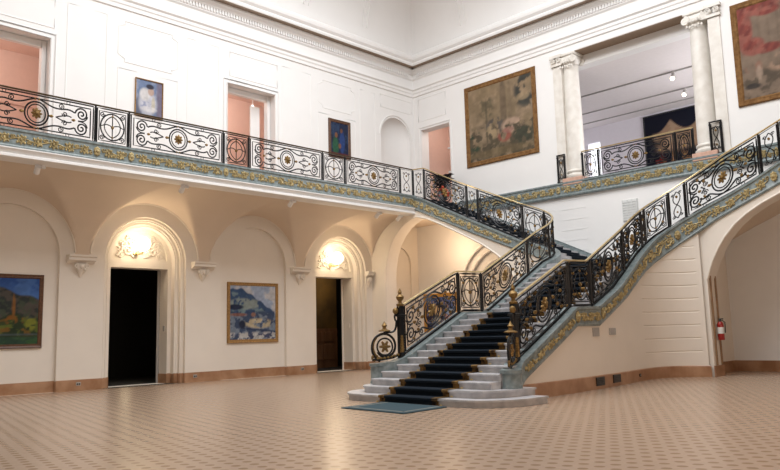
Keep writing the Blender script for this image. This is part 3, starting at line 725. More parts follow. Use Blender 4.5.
def balustrade(name, label, P, segs, s_rail0, s_rail1, loc, rich=False, railmat='brass', group=None):
    """segs: list of (s0, s1, kind); posts at every segment end"""
    t = thing(name, label, 'balustrade', loc, group); A = At(t)
    n = max(8, int((s_rail1-s_rail0)/.12)); rows = []
    sec = [(-.022, -.022), (-.034, .0), (-.022, .018), (.022, .018), (.034, .0), (.022, -.022)]
    for i in range(n+1):
        s = s_rail0+(s_rail1-s_rail0)*i/n; z = P.rz(s); rows.append([P.at(s, z+b_, a) for a, b_ in sec])
    A.put(MB().loft(rows, True), 'handrail', railmat, True)
    rows = [[P.at(s_rail0+(s_rail1-s_rail0)*i/n, P.cz(s_rail0+(s_rail1-s_rail0)*i/n)+.012+b_, a) for a, b_ in ((-.025, 0), (-.025, .02), (.025, .02), (.025, 0))] for i in range(n+1)]
    A.put(MB().loft(rows, True), 'bottom_rail', 'iron')
    ps = sorted(set([round(v, 3) for s in segs for v in s[:2]]))
    for s in ps:
        m = MB(); z0, z1 = P.cz(s), P.rz(s)-.03
        for o in (-.0,):
            m.tube([P.at(s, z0, o), P.at(s, z1, o)], .032, 4)
        m.ball(P.at(s, z0+.05), .045, 6, 4); m.ball(P.at(s, z1-.06), .04, 6, 4)
        A.put(m, 'post', 'iron')
    for s0, s1, k in segs:
        I = KIND[k](P, s0, s1-s0, rich)
        pn = A.put(I.k, 'panel', 'iron', True)
        A.put(I.g, 'gilt_rosette', 'gilt', True, pn)
        for b_ in I.buds: A.put(b_, 'gilt_bud', 'gilt', True, pn)
    return t, A

# ------------------------------------------------------------------ gallery edges
xs_ = [-.1, 3.05, 4.04, 7.18, 8.16, 9.15, 12.3, 13.29, 16.44, 17.53, 20.47, XC]
kinds = 'wnwnwn' and ['w', 'n', 'w', 'n', 'n', 'w', 'n', 'w', 'n', 'w', 's']
segs = []
xs_ = [.85, 4.02, 5.01, 8.16, 9.15, 12.3, 13.29, 16.44, 17.53, 20.47, XC]
for i in range(len(xs_)-1): segs.append((xs_[i]+4, xs_[i+1]+4, ['w', 'n', 'w', 'n', 'w', 'n', 'w', 'n', 'w', 's'][i]))
ge = struct(curb_loft(PF, 0, PF.len, .17, 40), 'trim_11', 'green_marble')
for nm, m in frieze(PF, 4.2, PF.len-.1, .17, [x+4 for x in xs_]): m.build(nm, 'giltp', ge, True)
wm = MB().loft([[(x, YF-d, z) for d, z in ((-.5, 6.17), (.0, 6.17), (.05, 6.2), (.05, 6.26), (.0, 6.29), (.04, 6.36), (.09, 6.40), (.09, ZBB), (-.3, ZBB))] for x in (-4, XS+.05)])
struct(wm, 'trim_12', 'white', True)
balustrade('gallery_balustrade', 'long black iron balustrade with gilt rosettes along the left upper gallery', PF, segs, .5, PF.len, (10, YF+.17, ZB), railmat='bronze')
gr = struct(curb_loft(PG, 0, PG.len, .17, 40), 'trim_13', 'green_marble')
yg = [22-y for y in (18.0, 16.4, 14.6, 12.9, 9.55, 8.5, 6.5, 4.0)]
for nm, m in frieze(PG, 1.5, PG.len-1, .17, yg): m.build(nm, 'giltp', gr, True)
sg = lambda y: 22-y
balustrade('gallery_balustrade', 'black iron balustrade with brass rail between the two upper columns', PG, [(sg(13.62), sg(12.93), 'n'), (sg(12.93), sg(10.05), 'w'), (sg(10.05), sg(9.42), 'n')], sg(13.62), sg(9.42), (RW+.05, 11.5, ZB), railmat='brass')
balustrade('gallery_balustrade', 'short black iron railing piece left of the left upper column', PP, [(sg(14.60), sg(14.28), 's')], sg(14.62), sg(14.26), (RW-.09, 14.4, ZB), railmat='iron')
balustrade('gallery_balustrade', 'short black iron railing piece right of the right upper column', PP, [(sg(8.80), sg(8.44), 's')], sg(8.82), sg(8.42), (RW-.09, 8.7, ZB), railmat='iron')

# ------------------------------------------------------------------ staircase
st = thing('staircase', 'grand marble staircase with dark carpet that splits into two flights', 'staircase', (13, 10.6, 0)); SA = At(st)
def yR(x): return PR.xy(PR.find(x, 9.2)).y
RI = .146
def step_flat(x0, x1, zt, y0, y1):
    m = MB(); pr_ = [(x0, zt-.16), (x0, zt-.045), (x0-.035, zt-.04), (x0-.04, zt-.01), (x0-.03, zt), (x1+.02, zt), (x1+.02, zt-.16)]
    return m.prism(pr_, lambda p, t: (p[0], t, p[1]), y0, y1)
def bull(front, back, ya, yb, rx, ry, z0, z1, ov=0.):
    pts = [(back, ya-ry-ov)]
    pts = []
    for i in range(15): a = PI/2*i/14; pts.append((front+rx-(rx+ov)*math.sin(a), ya-(ry+ov)*math.cos(a)))
    for i in range(15): a = PI/2*i/14; pts.append((front+rx-(rx+ov)*math.cos(a), yb+(ry+ov)*math.sin(a)))
    pts = [(back, ya-ry-ov)]+pts+[(back, yb+ry+ov)]
    return pts
for i, (f, ry, yb0, ya0, rx, bk) in enumerate(((10.95, .98, 12.0, 9.15, 1.1, 12.5), (11.275, .62, 12.0, 9.15, .95, 12.62))):
    m = MB(); z0, z1 = RI*i, RI*(i+1)
    lo = bull(f, bk, ya0, yb0, rx, ry, 0, 0); up = bull(f, bk, ya0, yb0, rx, ry, 0, 0, .035)
    m.prism(lo, lambda p, t: (p[0], p[1], t), z0, z1-.04); m.prism(up, lambda p, t: (p[0], p[1], t), z1-.04, z1)
    SA.put(m, 'step', 'white_marble')
for i in range(2, 12):
    x0 = 10.95+.325*i; ya, yb = (8.86 if i < 5 else yR(x0)+.12), (12.25 if i < 4 else 12.06)
    m = step_flat(x0, x0+.325, RI*(i+1), ya, yb)
    if i < 7: m.box((x0, ya, .29), (x0+.335, yb, RI*(i+1)-.16))
    SA.put(m, 'step', 'white_marble')
SA.put(step_flat(14.85, 16.0, 1.90, yR(15.4)+.12, 12.06), 'landing', 'white_marble')
for i in range(9):
    x0 = 16.0+.3*i; SA.put(step_flat(x0, x0+.3, 1.90+.15*(i+1), yR(x0)+.12, 12.06), 'step', 'white_marble')
# upper landing and winders
CL, CR = (18.81, 14.6), (19.3, 8.45)
ZL = 3.40
def inner_r(P, c, a):
    best = min((abs(math.atan2(q.y-c[1], q.x-c[0])-a), (q-Vector(c)).length) for q in (P.xy(P.len*i/1200, -.12) for i in range(1201)) if q.x > c[0]-.05)
    return best[1]
def wy(c, k): sg_ = 1 if c is CL else -1; return c[1]-sg_*.318*(8-k)
def wpoly(c, P, k, a0, a1):
    """one winder: from the curb's inner arc out to the far wall; k = 0 is the landing between the two flights"""
    p = []
    for q in range(5):
        a = a0+(a1-a0)*q/4; r = inner_r(P, c, a); p.append((c[0]+r*math.cos(a), c[1]+r*math.sin(a)))
    p.append((RW, wy(c, k+1)))
    return p+([(RW, 10.55), (p[0][0], 10.55)] if k == 0 else [(RW, wy(c, k))])
SA.put(MB().box((18.7, 9.55, ZL-.16), (20.6, 12.05, ZL)), 'landing', 'white_marble')
for c, P, sgn in ((CL, PL, -1), (CR, PR, 1)):
    angs = [sgn*math.radians(a) for a in (90, 76, 64, 52, 40, 28, 16, 4, 0)]
    for k in range(8):
        z = ZL+.15*k
        if k == 0: z = ZL+.001
        poly = wpoly(c, P, k, angs[k], angs[k+1])
        m = MB().prism(poly, lambda p, t: (p[0], p[1], t), z-.17, z)
        SA.put(m, 'step' if k else 'landing', 'white_marble')
ZW = ZL+.15*7
for sgn, y0 in ((1, 14.6), (-1, 8.45)):
    for k in range(16):
        ya = y0+sgn*.318*k; yb = ya+sgn*.34; z = ZW+.15*(k+1)
        if k == 15: yb = ya+sgn*.4
        a, b_ = min(ya, yb), max(ya, yb)
        m = MB().box((XC+.12, a, z-.2), (RW, b_, z-.04)); m.box((XC+.12, a-(.03 if sgn > 0 else 0), z-.04), (RW, b_+(.03 if sgn < 0 else 0), z))
        SA.put(m, 'step', 'white_marble')
# curbs with gilded frieze
cl = SA.put(curb_loft(PL, 0, PL.len, .17, 170), 'curb', 'green_marble', True)
for nm, m in frieze(PL, PL.find(XC, 14.9), PL.len-.1, .17, [PL.find(XC, y) for y in (16.72, 19.15)]): SA.put(m, nm, 'giltp', True, cl)
crb = SA.put(curb_loft(PR, 0, PR.len, .17, 170), 'curb', 'green_marble', True)
for nm, m in frieze(PR, PR.find(12.75, 9.03), PR.len-.3, .17, [PR.find(15.0, 9.1), PR.find(16.4, 9.2), PR.find(20.85, 8.9), PR.find(XC, 6.24)]): SA.put(m, nm, 'giltp', True, crb)
# curved ends of the curbs (pedestals)
for P, x, y, zt in ((PL, 12.03, 12.48, .76), (PR, 12.14, 8.77, .66)):
    m = MB().lathe([(.22, .29), (.22, .34), (.205, .36), (.205, zt-.08), (.235, zt-.06), (.235, zt)], (x+.02, y, 0), 24)
    SA.put(m, 'pedestal', 'green_marble', True)
# skirting against the far wall
for sgn, y0, ye in ((1, 14.6, 19.5), (-1, 8.45, 3.6)):
    k = MB()
    pts = [(y0-sgn*1.3, ZW-.35)] + [(y0, ZW+.26), (ye, ZF+.05)]
    rows = [[(RW-.05, y, z-.52), (RW-.05, y, z-.03), (RW-.07, y, z), (RW, y, z)] for y, z in pts]
    k.loft(rows); k.add([(RW-.05, pts[0][0]-sgn*1.3, ZL), (RW-.05, pts[0][0], ZL), (RW-.05, *pts[0]), (RW-.05, pts[0][0]-sgn*1.3, ZL+.28)], [(0, 1, 2, 3)])
    SA.put(k, 'skirting', 'green_marble')
# sloped soffits under the upper flights
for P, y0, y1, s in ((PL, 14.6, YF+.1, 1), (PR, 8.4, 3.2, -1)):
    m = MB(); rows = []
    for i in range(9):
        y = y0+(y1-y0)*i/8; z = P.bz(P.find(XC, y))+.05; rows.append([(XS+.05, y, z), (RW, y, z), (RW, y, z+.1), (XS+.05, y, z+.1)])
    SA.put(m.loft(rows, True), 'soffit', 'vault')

# walls that carry the flights
def loft_wall(P, s0, s1, n, zs, groove=None, inset=-.0):
    rows = []
    for i in range(n+1):
        t = s0+(s1-s0)*i/n; top = P.bz(t)+.03; row = []
        for z in zs:
            zz = min(z, top); d = .17-.035
            if groove and groove[0] < t < groove[1] and any(abs(z-g_) < .012 for g_ in GR) and z < top: d -= .016
            row.append(P.at(t, zz, d))
        row.append(P.at(t, top, .17-.035)); rows.append(row)
    return MB().loft(rows)
GR = [.72+.375*i for i in range(9)]
zs = sorted([0, .35]+[g_+e for g_ in GR for e in (-.025, 0, .025)]+[4.2])
struct(loft_wall(PL, .1, PL.find(XC, 14.65), 60, [0, .5, 1.5, 3, 4.5]), 'wall_stair_left', 'cream', True)
sA, sB = PR.find(19.2, 9.44), PR.find(21.1, 8.5)
struct(loft_wall(PR, .1, PR.find(21.13, 8.36), 150, zs, (sA, sB)), 'wall_stair_right', 'cream', False)
bb = MB(); rows = []
e_ = PR.find(21.14, 8.3)
for i in range(81):
    t = .1+(e_-.1)*i/80; rows.append([P_ for P_ in (PR.at(t, 0, .15), PR.at(t, 0, .17), PR.at(t, .30, .17), PR.at(t, .32, .155), PR.at(t, .32, .13))])
bb.loft(rows); bb.box((XS-.02, 8.16, 0), (XS+.66, 8.195, .31))
bb.box((RW-.03, 3.3, 0), (RW, 8.72, .33)); bb.box((XS+.66, 8.68, 0), (RW, 8.71, .33)); bb.box((RW-.03, 14.6, 0), (RW, 15.7, .33)); bb.box((RW-.03, 19.7, 0), (RW, L-.04, .33))
bb.box((XS-.02, 21.3, 0), (XS+.0, L-.03, .31)); bb.box((XS-.02, 21.28, 0), (XS+.62, 21.3, .31))
struct(bb, 'baseboard_stair', 'tan_marble')
# arcaded walls under the upper flights
opL = [(21.3, .0005), (21.3, 4.0), (21.17, 4.6), (20.95, 5.1), (20.67, 5.46), (20.35, 5.74), (20.08, 5.89), (19.75, 6.02), (19.43, 6.06), (18.9, 5.92), (18.2, 5.61), (17.5, 5.27), (16.77, 4.90), (16.2, 4.60), (15.6, 4.2), (15.16, 3.82), (14.85, 3.29), (14.7, 2.7), (14.66, .0005)]
w = MB()
outl = [(14.6, 0), (L, 0), (L, ZBB), (19.9, ZBB), (19.23, 6.24), (16.69, 5.10), (14.77, 4.30), (14.6, 4.22)]
w.flat(outl, [opL], fS, -.035); w.strip(opL, fS, -.035, -.66, False)
rows = [[(XS+.03-.02, y, z) for y, z in opL], ]
w.tube([(XS+.03, y, z) for y, z in opL[1:-1]], .035, 6)
struct(w, 'wall_arch_left', 'cream', True)
mir = lambda y: 2*11.43-y
opR = [(mir(y), z) for y, z in opL]
opR = [(y, z) for y, z in opR if y > 2.9]
opR = [(8.2, .0005), (8.2, 2.75), (8.12, 3.0), (8.0, 3.29), (7.82, 3.62), (7.62, 3.91), (7.32, 4.24), (6.98, 4.50), (6.55, 4.74), (6.06, 4.95), (5.4, 5.24), (4.6, 5.60), (3.9, 5.88), (3.3, 6.0), (2.6, 5.9), (2.0, 5.5), (1.6, 4.8), (1.45, 4.0), (1.45, .0005)]
w = MB()
outl = [(8.0, 0), (8.0+.15, 0), (8.6, 0), (8.6, 3.95), (7.86, 4.40), (6.04, 5.22), (3.4, 6.40), (3.0, ZBB), (.5, ZBB), (.5, 0)]
w.flat(outl[2:], [opR], fS, -.035); w.strip(opR, fS, -.035, -.66, False)
w.tube([(XS+.03, y, z) for y, z in opR[1:-1]], .03, 6)
w.add([(XS+.66, 8.7, 0), (RW, 8.7, 0), (RW, 8.7, 4.6), (XS+.66, 8.7, 4.6)], [(0, 1, 2, 3)]); w.add([(XS+.66, 8.2, 0), (XS+.66, 8.7, 0), (XS+.66, 8.7, 4.6), (XS+.66, 8.2, 4.6)], [(0, 1, 2, 3)])
struct(w, 'wall_arch_right', 'cream', True)
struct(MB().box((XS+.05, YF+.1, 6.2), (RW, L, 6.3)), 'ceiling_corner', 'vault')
struct(MB().box((XS+.16, 8.165, .315), (XS+.24, 8.195, 3.05)).box((XS+.52, 8.165, .315), (XS+.60, 8.195, 3.05)).box((XS+.16, 8.16, 2.97), (XS+.61, 8.196, 3.06)), 'trim_14', 'batten')

# ------------------------------------------------------------------ stair railings
fl = PL.find; fr = PR.find
segL = [(fl(12.62, 12.2), fl(14.7, 12.2), 'w'), (fl(14.7, 12.2), fl(15.75, 12.2), 'n'), (fl(15.75, 12.2), fl(18.0, 12.2), 'w'), (fl(18.0, 12.2), fl(19.3, 12.25), 'n'), (fl(19.3, 12.25), fl(19.9, 12.46), 's'),
        (fl(19.9, 12.46), fl(20.9, 13.45), 'n'), (fl(20.9, 13.45), fl(XC, 14.45), 'n'), (fl(XC, 14.45), fl(XC, 16.5), 'w'), (fl(XC, 16.5), fl(XC, 16.95), 's'), (fl(XC, 16.95), fl(XC, 19.15), 'w'), (fl(XC, 19.15), PL.len-.02, 's')]
tL, AL = balustrade('stair_balustrade', 'black iron stair railing with brass handrail on the left side of the staircase', PL, segL, fl(12.55, 12.22), PL.len, (13, 12.2, .3), rich=True)
segR = [(fr(12.75, 9.03), fr(14.95, 9.07), 'w'), (fr(14.95, 9.07), fr(16.1, 9.13), 'n'), (fr(16.1, 9.13), fr(18.4, 9.37), 'w'), (fr(18.4, 9.37), fr(20.0, 9.42), 'w'), (fr(20.0, 9.42), fr(20.35, 9.3), 's'), (fr(20.35, 9.3), fr(21.1, 8.4), 'n'), (fr(21.1, 8.4), fr(XC, 7.98), 's'),
        (fr(XC, 7.98), fr(XC, 6.2), 'w'), (fr(XC, 6.2), fr(XC, 5.75), 's'), (fr(XC, 5.75), fr(XC, 3.3), 'w')]
segR = segR[:3]+[(fr(18.4, 9.37), fr(19.75, 9.46), 'w'), (fr(19.75, 9.46), fr(19.95, 9.43), 's'), (fr(19.95, 9.43), fr(20.75, 9.02), 'n'), (fr(20.75, 9.02), fr(21.03, 8.62), 's'),
        (fr(21.03, 8.62), fr(XC, 6.45), 'w'), (fr(XC, 6.45), fr(XC, 6.03), 's'), (fr(XC, 6.03), fr(XC, 3.3), 'w')]
tR, AR = balustrade('stair_balustrade', 'black iron stair railing with brass handrail on the right side of the staircase', PR, segR, fr(12.7, 9.03), PR.len, (13, 9.05, .3), rich=True)
# newel groups: post with urn finial and a gilded scroll wheel in front
for A, x, y, zc, dz in ((AL, 12.55, 12.22, .90, .36), (AR, 12.68, 9.0, .80, -.42)):
    m = MB().bbox((x-.07, y-.07, zc-.15), (x+.07, y+.07, zc+1.2), .015).bbox((x-.10, y-.10, zc+.95), (x+.10, y+.10, zc+1.0), .01)
    A.put(m, 'newel_post', 'iron')
    A.put(MB().lathe([(.09, zc+1.2), (.10, zc+1.24), (.05, zc+1.27), (.04, zc+1.31), (.09, zc+1.37), (.10, zc+1.42), (.06, zc+1.47), (.035, zc+1.49), (.05, zc+1.53), (.03, zc+1.58), (.005, zc+1.63)], (x, y, 0), 12), 'finial', 'gilt', True)
    hx, hy = -math.cos(dz), math.sin(dz); cx, cy, cz = x+.43*hx, y+.43*hy, zc+.24
    q = lambda pl: [(cx-hx*p[0], cy-hy*p[0], cz+p[1]) for p in pl]
    m = MB()
    m.tube(q(spiral(0, 0, .36, .22, -PI*.62, -1.1, 26)), .03, 6); m.tube(q(arc(0, 0, .2, 0, 2*PI, 20)), .022, 5)
    m.tube(q(bez((-.02, .33), (.2, .36), (.3, .25), (.32, .62), 10)), .026, 5); m.tube(q(bez((.3, .6), (.24, .75), (.3, .82), (.40, .74), 8)), .024, 5)
    m.tube(q([(-.33, -.30), (-.1, -.30), (.2, -.26), (.4, -.18)]), .03, 5)
    A.put(m, 'scroll_wheel', 'iron', True)
    g = MB()
    for k in range(6): a = PI/3*k; g.tube(q([(.03*math.cos(a), .03*math.sin(a)), (.14*math.cos(a), .14*math.sin(a))]), [.045, .025], 5)
    g.ball((cx, cy, cz), .06, 8, 6); g.tube(q(arc(0, 0, .31, PI*.75, PI*1.35, 10)), .03, 5); g.tube(q(spiral(-.27, -.26, .09, .02, 0, 1.5, 14)), .025, 5)
    for k in range(7): g.ball((cx-hx*(-.2+.09*k), cy-hy*(-.2+.09*k), cz-.27+.012*k*k/6), (.05, .05, .035), 6, 4)
    g.lathe([(.14, cz+.36), (.15, cz+.38), (.05, cz+.42), (.04, cz+.46), (.07, cz+.5), (.03, cz+.55), (.004, cz+.6)], (cx, cy, 0), 10)
    A.put(g, 'gilt_ornament', 'gilt', True); g = MB()
    g.ball((x+.13*hx, y+.13*hy, zc+1.08), (.07, .07, .08), 8, 6)
    A.put(g, 'gilt_leaf', 'gilt', True); g = MB(); g.tube([(x-.05, y-.08, zc+.1), (x-.06, y-.09, zc+.5)], [.05, .03], 5)
    A.put(g, 'gilt_leaf', 'gilt', True)

# ------------------------------------------------------------------ carpet
cp = thing('stair_carpet', 'dark navy carpet runner with brown patterned edges on the staircase', 'carpet', (12, 10.5, 0)); CA = At(cp)
prof = [(10.925, .012)]
def stepprof(x0, zt): return [(x0-.012, zt-.05), (x0-.052, zt-.045), (x0-.056, zt-.005), (x0-.035, zt+.012)]
prof = [(10.93, .016)]
for i in range(12): prof += stepprof(10.95+.325*i, RI*(i+1)); prof += [(10.95+.325*(i+1)-.012, RI*(i+1)+.012)]
prof[-1] = (14.838, 12*RI+.012)
prof += stepprof(14.85, 1.90); prof += [(15.988, 1.912)]
for i in range(9): prof += stepprof(16+.3*i, 1.9+.15*(i+1)); prof += [(16+.3*(i+1)-.012, 1.9+.15*(i+1)+.012)]
prof += stepprof(18.7, ZL)+[(20.3, ZL+.013)]
Y0, Y1, BW = 9.66, 11.34, .17
CA.put(MB().loft([[(x, y, z) for x, z in prof] for y in (Y0+BW, Y1-BW)]), 'runner', 'carpet')
for y0, y1 in ((Y0, Y0+BW), (Y1-BW, Y1)): CA.put(MB().loft([[(x, y, z) for x, z in prof] for y in (y0, y1)]), 'border', 'carpetb')
for sgn, y0 in ((1, 14.6), (-1, 8.45)):           # the runner on the two upper flights
    pf = []
    for k in range(16):
        ya = y0+sgn*.318*k; z = ZW+.15*(k+1); pf += [(ya-sgn*.012, z-.14), (ya-sgn*.045, z-.04), (ya-sgn*.045, z+.0), (ya, z+.012), (ya+sgn*.30, z+.012)]
    CA.put(MB().loft([[(x, y, z) for y, z in pf] for x in (21.85, 23.45)]), 'runner', 'carpet')
for c, sgn, P in ((CL, -1, PL), (CR, 1, PR)):
    angs = [sgn*math.radians(a) for a in (90, 76, 64, 52, 40, 28, 16, 4, 0)]; m = MB()
    def lp_(k, t, z, sh=0.):
        a = angs[k]; r = inner_r(P, c, a); x0, y0_ = c[0]+r*math.cos(a), c[1]+r*math.sin(a); y1 = wy(c, k); d = sh*(-sgn)
        return (x0+(RW-x0)*t, y0_+(y1-y0_)*t+d, z)
    for k in range(1, 8):
        z = ZL+.15*k+.012
        m.loft([[lp_(k, t, z-.15, -.012), lp_(k, t, z-.02, -.012), lp_(k, t, z, .0), lp_(k+1, t, z, -.013)] for t in (.28, .45, .62, .80)])
    CA.put(m, 'runner', 'carpet')
for i in range(12):
    for yy in (Y0-.06, Y1+.06): CA.put(MB().ball((10.94+.325*i if i else 10.93, yy, RI*i+.02), (.02, .04, .02), 6, 4), 'rod_end', 'brass', True)
# slate mat on the floor
mt = thing('floor_mat', 'slate blue mat with a thin pale line lying at the foot of the stairs', 'mat', (10.2, 10.2, 0)); MA = At(mt)
q = lambda a, b_, z: (9.55+.09*b_+a*1.28+0, 9.28+b_*1.82-.0+a*.08, z)
MA.put(MB().add([q(0,0,0),q(1,0,0),q(1,1,0),q(0,1,0),q(0,0,.02),q(1,0,.02),q(1,1,.02),q(0,1,.02)], [(0,3,2,1),(4,5,6,7),(0,1,5,4),(1,2,6,5),(2,3,7,6),(3,0,4,7)]), 'pile', 'mat')
m = MB()
for a0, b0, a1, b1 in ((.1, .07, .96, .10), (.1, .90, .96, .93), (.1, .07, .14, .93)):
    m.add([q(a0,b0,.02),q(a1,b0,.02),q(a1,b1,.02),q(a0,b1,.02),q(a0,b0,.0225),q(a1,b0,.0225),q(a1,b1,.0225),q(a0,b1,.0225)], [(0,3,2,1),(4,5,6,7),(0,1,5,4),(1,2,6,5),(2,3,7,6),(3,0,4,7)])
MA.put(m, 'line', 'matb')

# ------------------------------------------------------------------ pictures
def vnoise(shape, seed, sc):
    r = np.random.RandomState(seed); h, w_ = shape; gh, gw = int(sc)+2, int(sc)+2; g = r.rand(gh+1, gw+1)
    y = np.linspace(0, sc, h)[:,None]; x = np.linspace(0, sc, w_)[None,:]
    yi = y.astype(int); xi = x.astype(int); fy = y-yi; fx = x-xi; fy = fy*fy*(3-2*fy); fx = fx*fx*(3-2*fx)
    return (g[yi, xi]*(1-fy)*(1-fx)+g[yi+1, xi]*fy*(1-fx)+g[yi, xi+1]*(1-fy)*fx+g[yi+1, xi+1]*fy*fx)
def fbm(shape, seed, sc): return sum(vnoise(shape, seed+i, sc*2**i)/2**i for i in range(4))/1.875
def mixc(img, mask, col): m = np.clip(mask, 0, 1)[..., None]; return img*(1-m)+np.array(col)*m
def sm(x, a, b_): t = np.clip((x-a)/(b_-a), 0, 1); return t*t*(3-2*t)
N_ = 72
V, U = np.meshgrid(np.linspace(0, 1, N_), np.linspace(0, 1, N_), indexing='ij')   # V up, U right
sh = (N_, N_)
def ell(cu, cv, ru, rv, soft=.25): return 1-sm(np.sqrt(((U-cu)/ru)**2+((V-cv)/rv)**2), 1-soft, 1+soft)
def dabs(seed, sc, lo=.46, hi=.58): return sm(fbm(sh, seed, sc), lo, hi)
def paint_autumn():
    im = np.ones(sh+(3,))*np.array((.018, .06, .22)); im = mixc(im, sm(.98-V, 0, .35)*.8, (.07, .16, .40)); im = mixc(im, dabs(1, 7)*.3, (.10, .20, .42))
    ridge = .93-.42*np.clip(U-.40, 0, 1)+.02*np.sin(U*22); hill = sm(ridge-V, -.01, .02)
    im = mixc(im, hill, (.022, .03, .028)); im = mixc(im, hill*dabs(5, 12)*.8, (.075, .06, .05)); im = mixc(im, hill*dabs(9, 16, .52, .6)*.7, (.05, .065, .04))
    low = .47+.05*np.sin(U*19)-.05*U; tr = sm(low-V, -.02, .04)
    im = mixc(im, tr, (.018, .032, .012)); im = mixc(im, tr*dabs(13, 9, .5, .58), (.13, .07, .012)); im = mixc(im, tr*dabs(17, 10, .52, .6), (.085, .11, .018)); im = mixc(im, tr*dabs(19, 16, .52, .6)*.8, (.015, .03, .012))
    im = mixc(im, ell(.735, .56, .016, .19)*.95, (.20, .085, .02)); im = mixc(im, ell(.92, .32, .06, .12)*dabs(23, 14, .4, .5), (.15, .16, .02)); im = mixc(im, ell(.72, .36, .06, .08)*dabs(27, 14, .4, .5), (.19, .075, .012)); im = mixc(im, ell(.55, .33, .06, .09)*dabs(29, 14, .4, .5), (.20, .11, .012))
    im = mixc(im, sm(.13-V, 0, .03), (.02, .05, .03)); im = mixc(im, sm(.12-V, 0, .03)*dabs(31, 20), (.03, .08, .03)); im = mixc(im, (1-sm(np.abs(V-.15), .0, .025))*.7, (.07, .09, .10)); return im*(.75+.5*fbm(sh, 33, 18)[..., None])
def paint_mountain():
    im = np.ones(sh+(3,))*np.array((.30, .36, .48)); im = mixc(im, dabs(41, 5), (.46, .46, .48))
    ridge = .95-.16*np.abs(U-.18)*(U < .18)-.62*np.clip(U-.22, 0, 1)**1.15+.015*np.sin(U*30); hill = sm(ridge-V, -.01, .02)
    im = mixc(im, hill, (.035, .07, .15)); im = mixc(im, hill*dabs(43, 8, .48, .58)*sm(ridge-.05-V, 0, .04), (.13, .19, .22)); im = mixc(im, ell(.32, .66, .36, .10)*dabs(45, 9, .42, .52)*.85, (.24, .28, .26)); im = mixc(im, ell(.12, .60, .16, .05), (.012, .02, .05))
    im = mixc(im, sm(.5-V, 0, .06), (.16, .20, .26)); im = mixc(im, sm(.55-V, 0, .05)*dabs(47, 12, .48, .56)*.9, (.03, .05, .11)); im = mixc(im, ell(.62, .30, .32, .09)*dabs(49, 11, .45, .52), (.42, .36, .25)); im = mixc(im, ell(.18, .46, .18, .03)*.8, (.22, .09, .06)); im = mixc(im, ell(.26, .28, .07, .08), (.015, .022, .05)); im = mixc(im, ell(.50, .46, .05, .04)*.8, (.30, .15, .10))
    im = mixc(im, (1-sm(np.abs(V-(.24-.10*U)), 0, .03))*sm(U, .25, .4), (.02, .035, .09)); im = mixc(im, sm(.16-V, 0, .05)*dabs(51, 14, .42, .5), (.42, .42, .42)); im = mixc(im, sm(.14-V, 0, .05)*dabs(53, 17, .52, .58), (.05, .06, .12)); return im*(.7+.6*fbm(sh, 55, 20)[..., None])
def paint_lady():
    im = np.ones(sh+(3,))*np.array((.14, .19, .31)); im = mixc(im, dabs(31, 6), (.24, .27, .36)); im = mixc(im, sm(U, .72, .86), (.16, .14, .20)); im = mixc(im, ell(.12, .2, .14, .3), (.10, .11, .16))
    im = mixc(im, ell(.45, .36, .34, .34), (.48, .48, .54)); im = mixc(im, ell(.34, .60, .2, .18), (.58, .56, .56)); im = mixc(im, ell(.57, .70, .12, .11), (.40, .29, .24)); im = mixc(im, ell(.53, .84, .15, .07), (.03, .03, .05)); im = mixc(im, ell(.40, .30, .3, .10)*dabs(33, 9), (.30, .32, .44)); im = mixc(im, ell(.66, .34, .07, .22)*.7, (.50, .44, .30)); im = mixc(im, ell(.5, .2, .3, .08)*.7, (.60, .58, .58)); return im*(.8+.4*fbm(sh, 35, 12)[..., None])
def paint_pair():
    im = np.ones(sh+(3,))*np.array((.010, .016, .045)); im = mixc(im, dabs(41, 7, .5, .6), (.02, .04, .09)); im = mixc(im, ell(.26, .25, .17, .3), (.02, .085, .045)); im = mixc(im, ell(.64, .40, .15, .34), (.018, .045, .16)); im = mixc(im, ell(.30, .60, .08, .08), (.18, .075, .04)); im = mixc(im, ell(.60, .76, .07, .07), (.14, .06, .035)); im = mixc(im, ell(.5, .28, .08, .08), (.17, .075, .045)); im = mixc(im, sm(.08-V, 0, .05), (.10, .02, .02)); return im*(.7+.6*fbm(sh, 45, 14)[..., None])
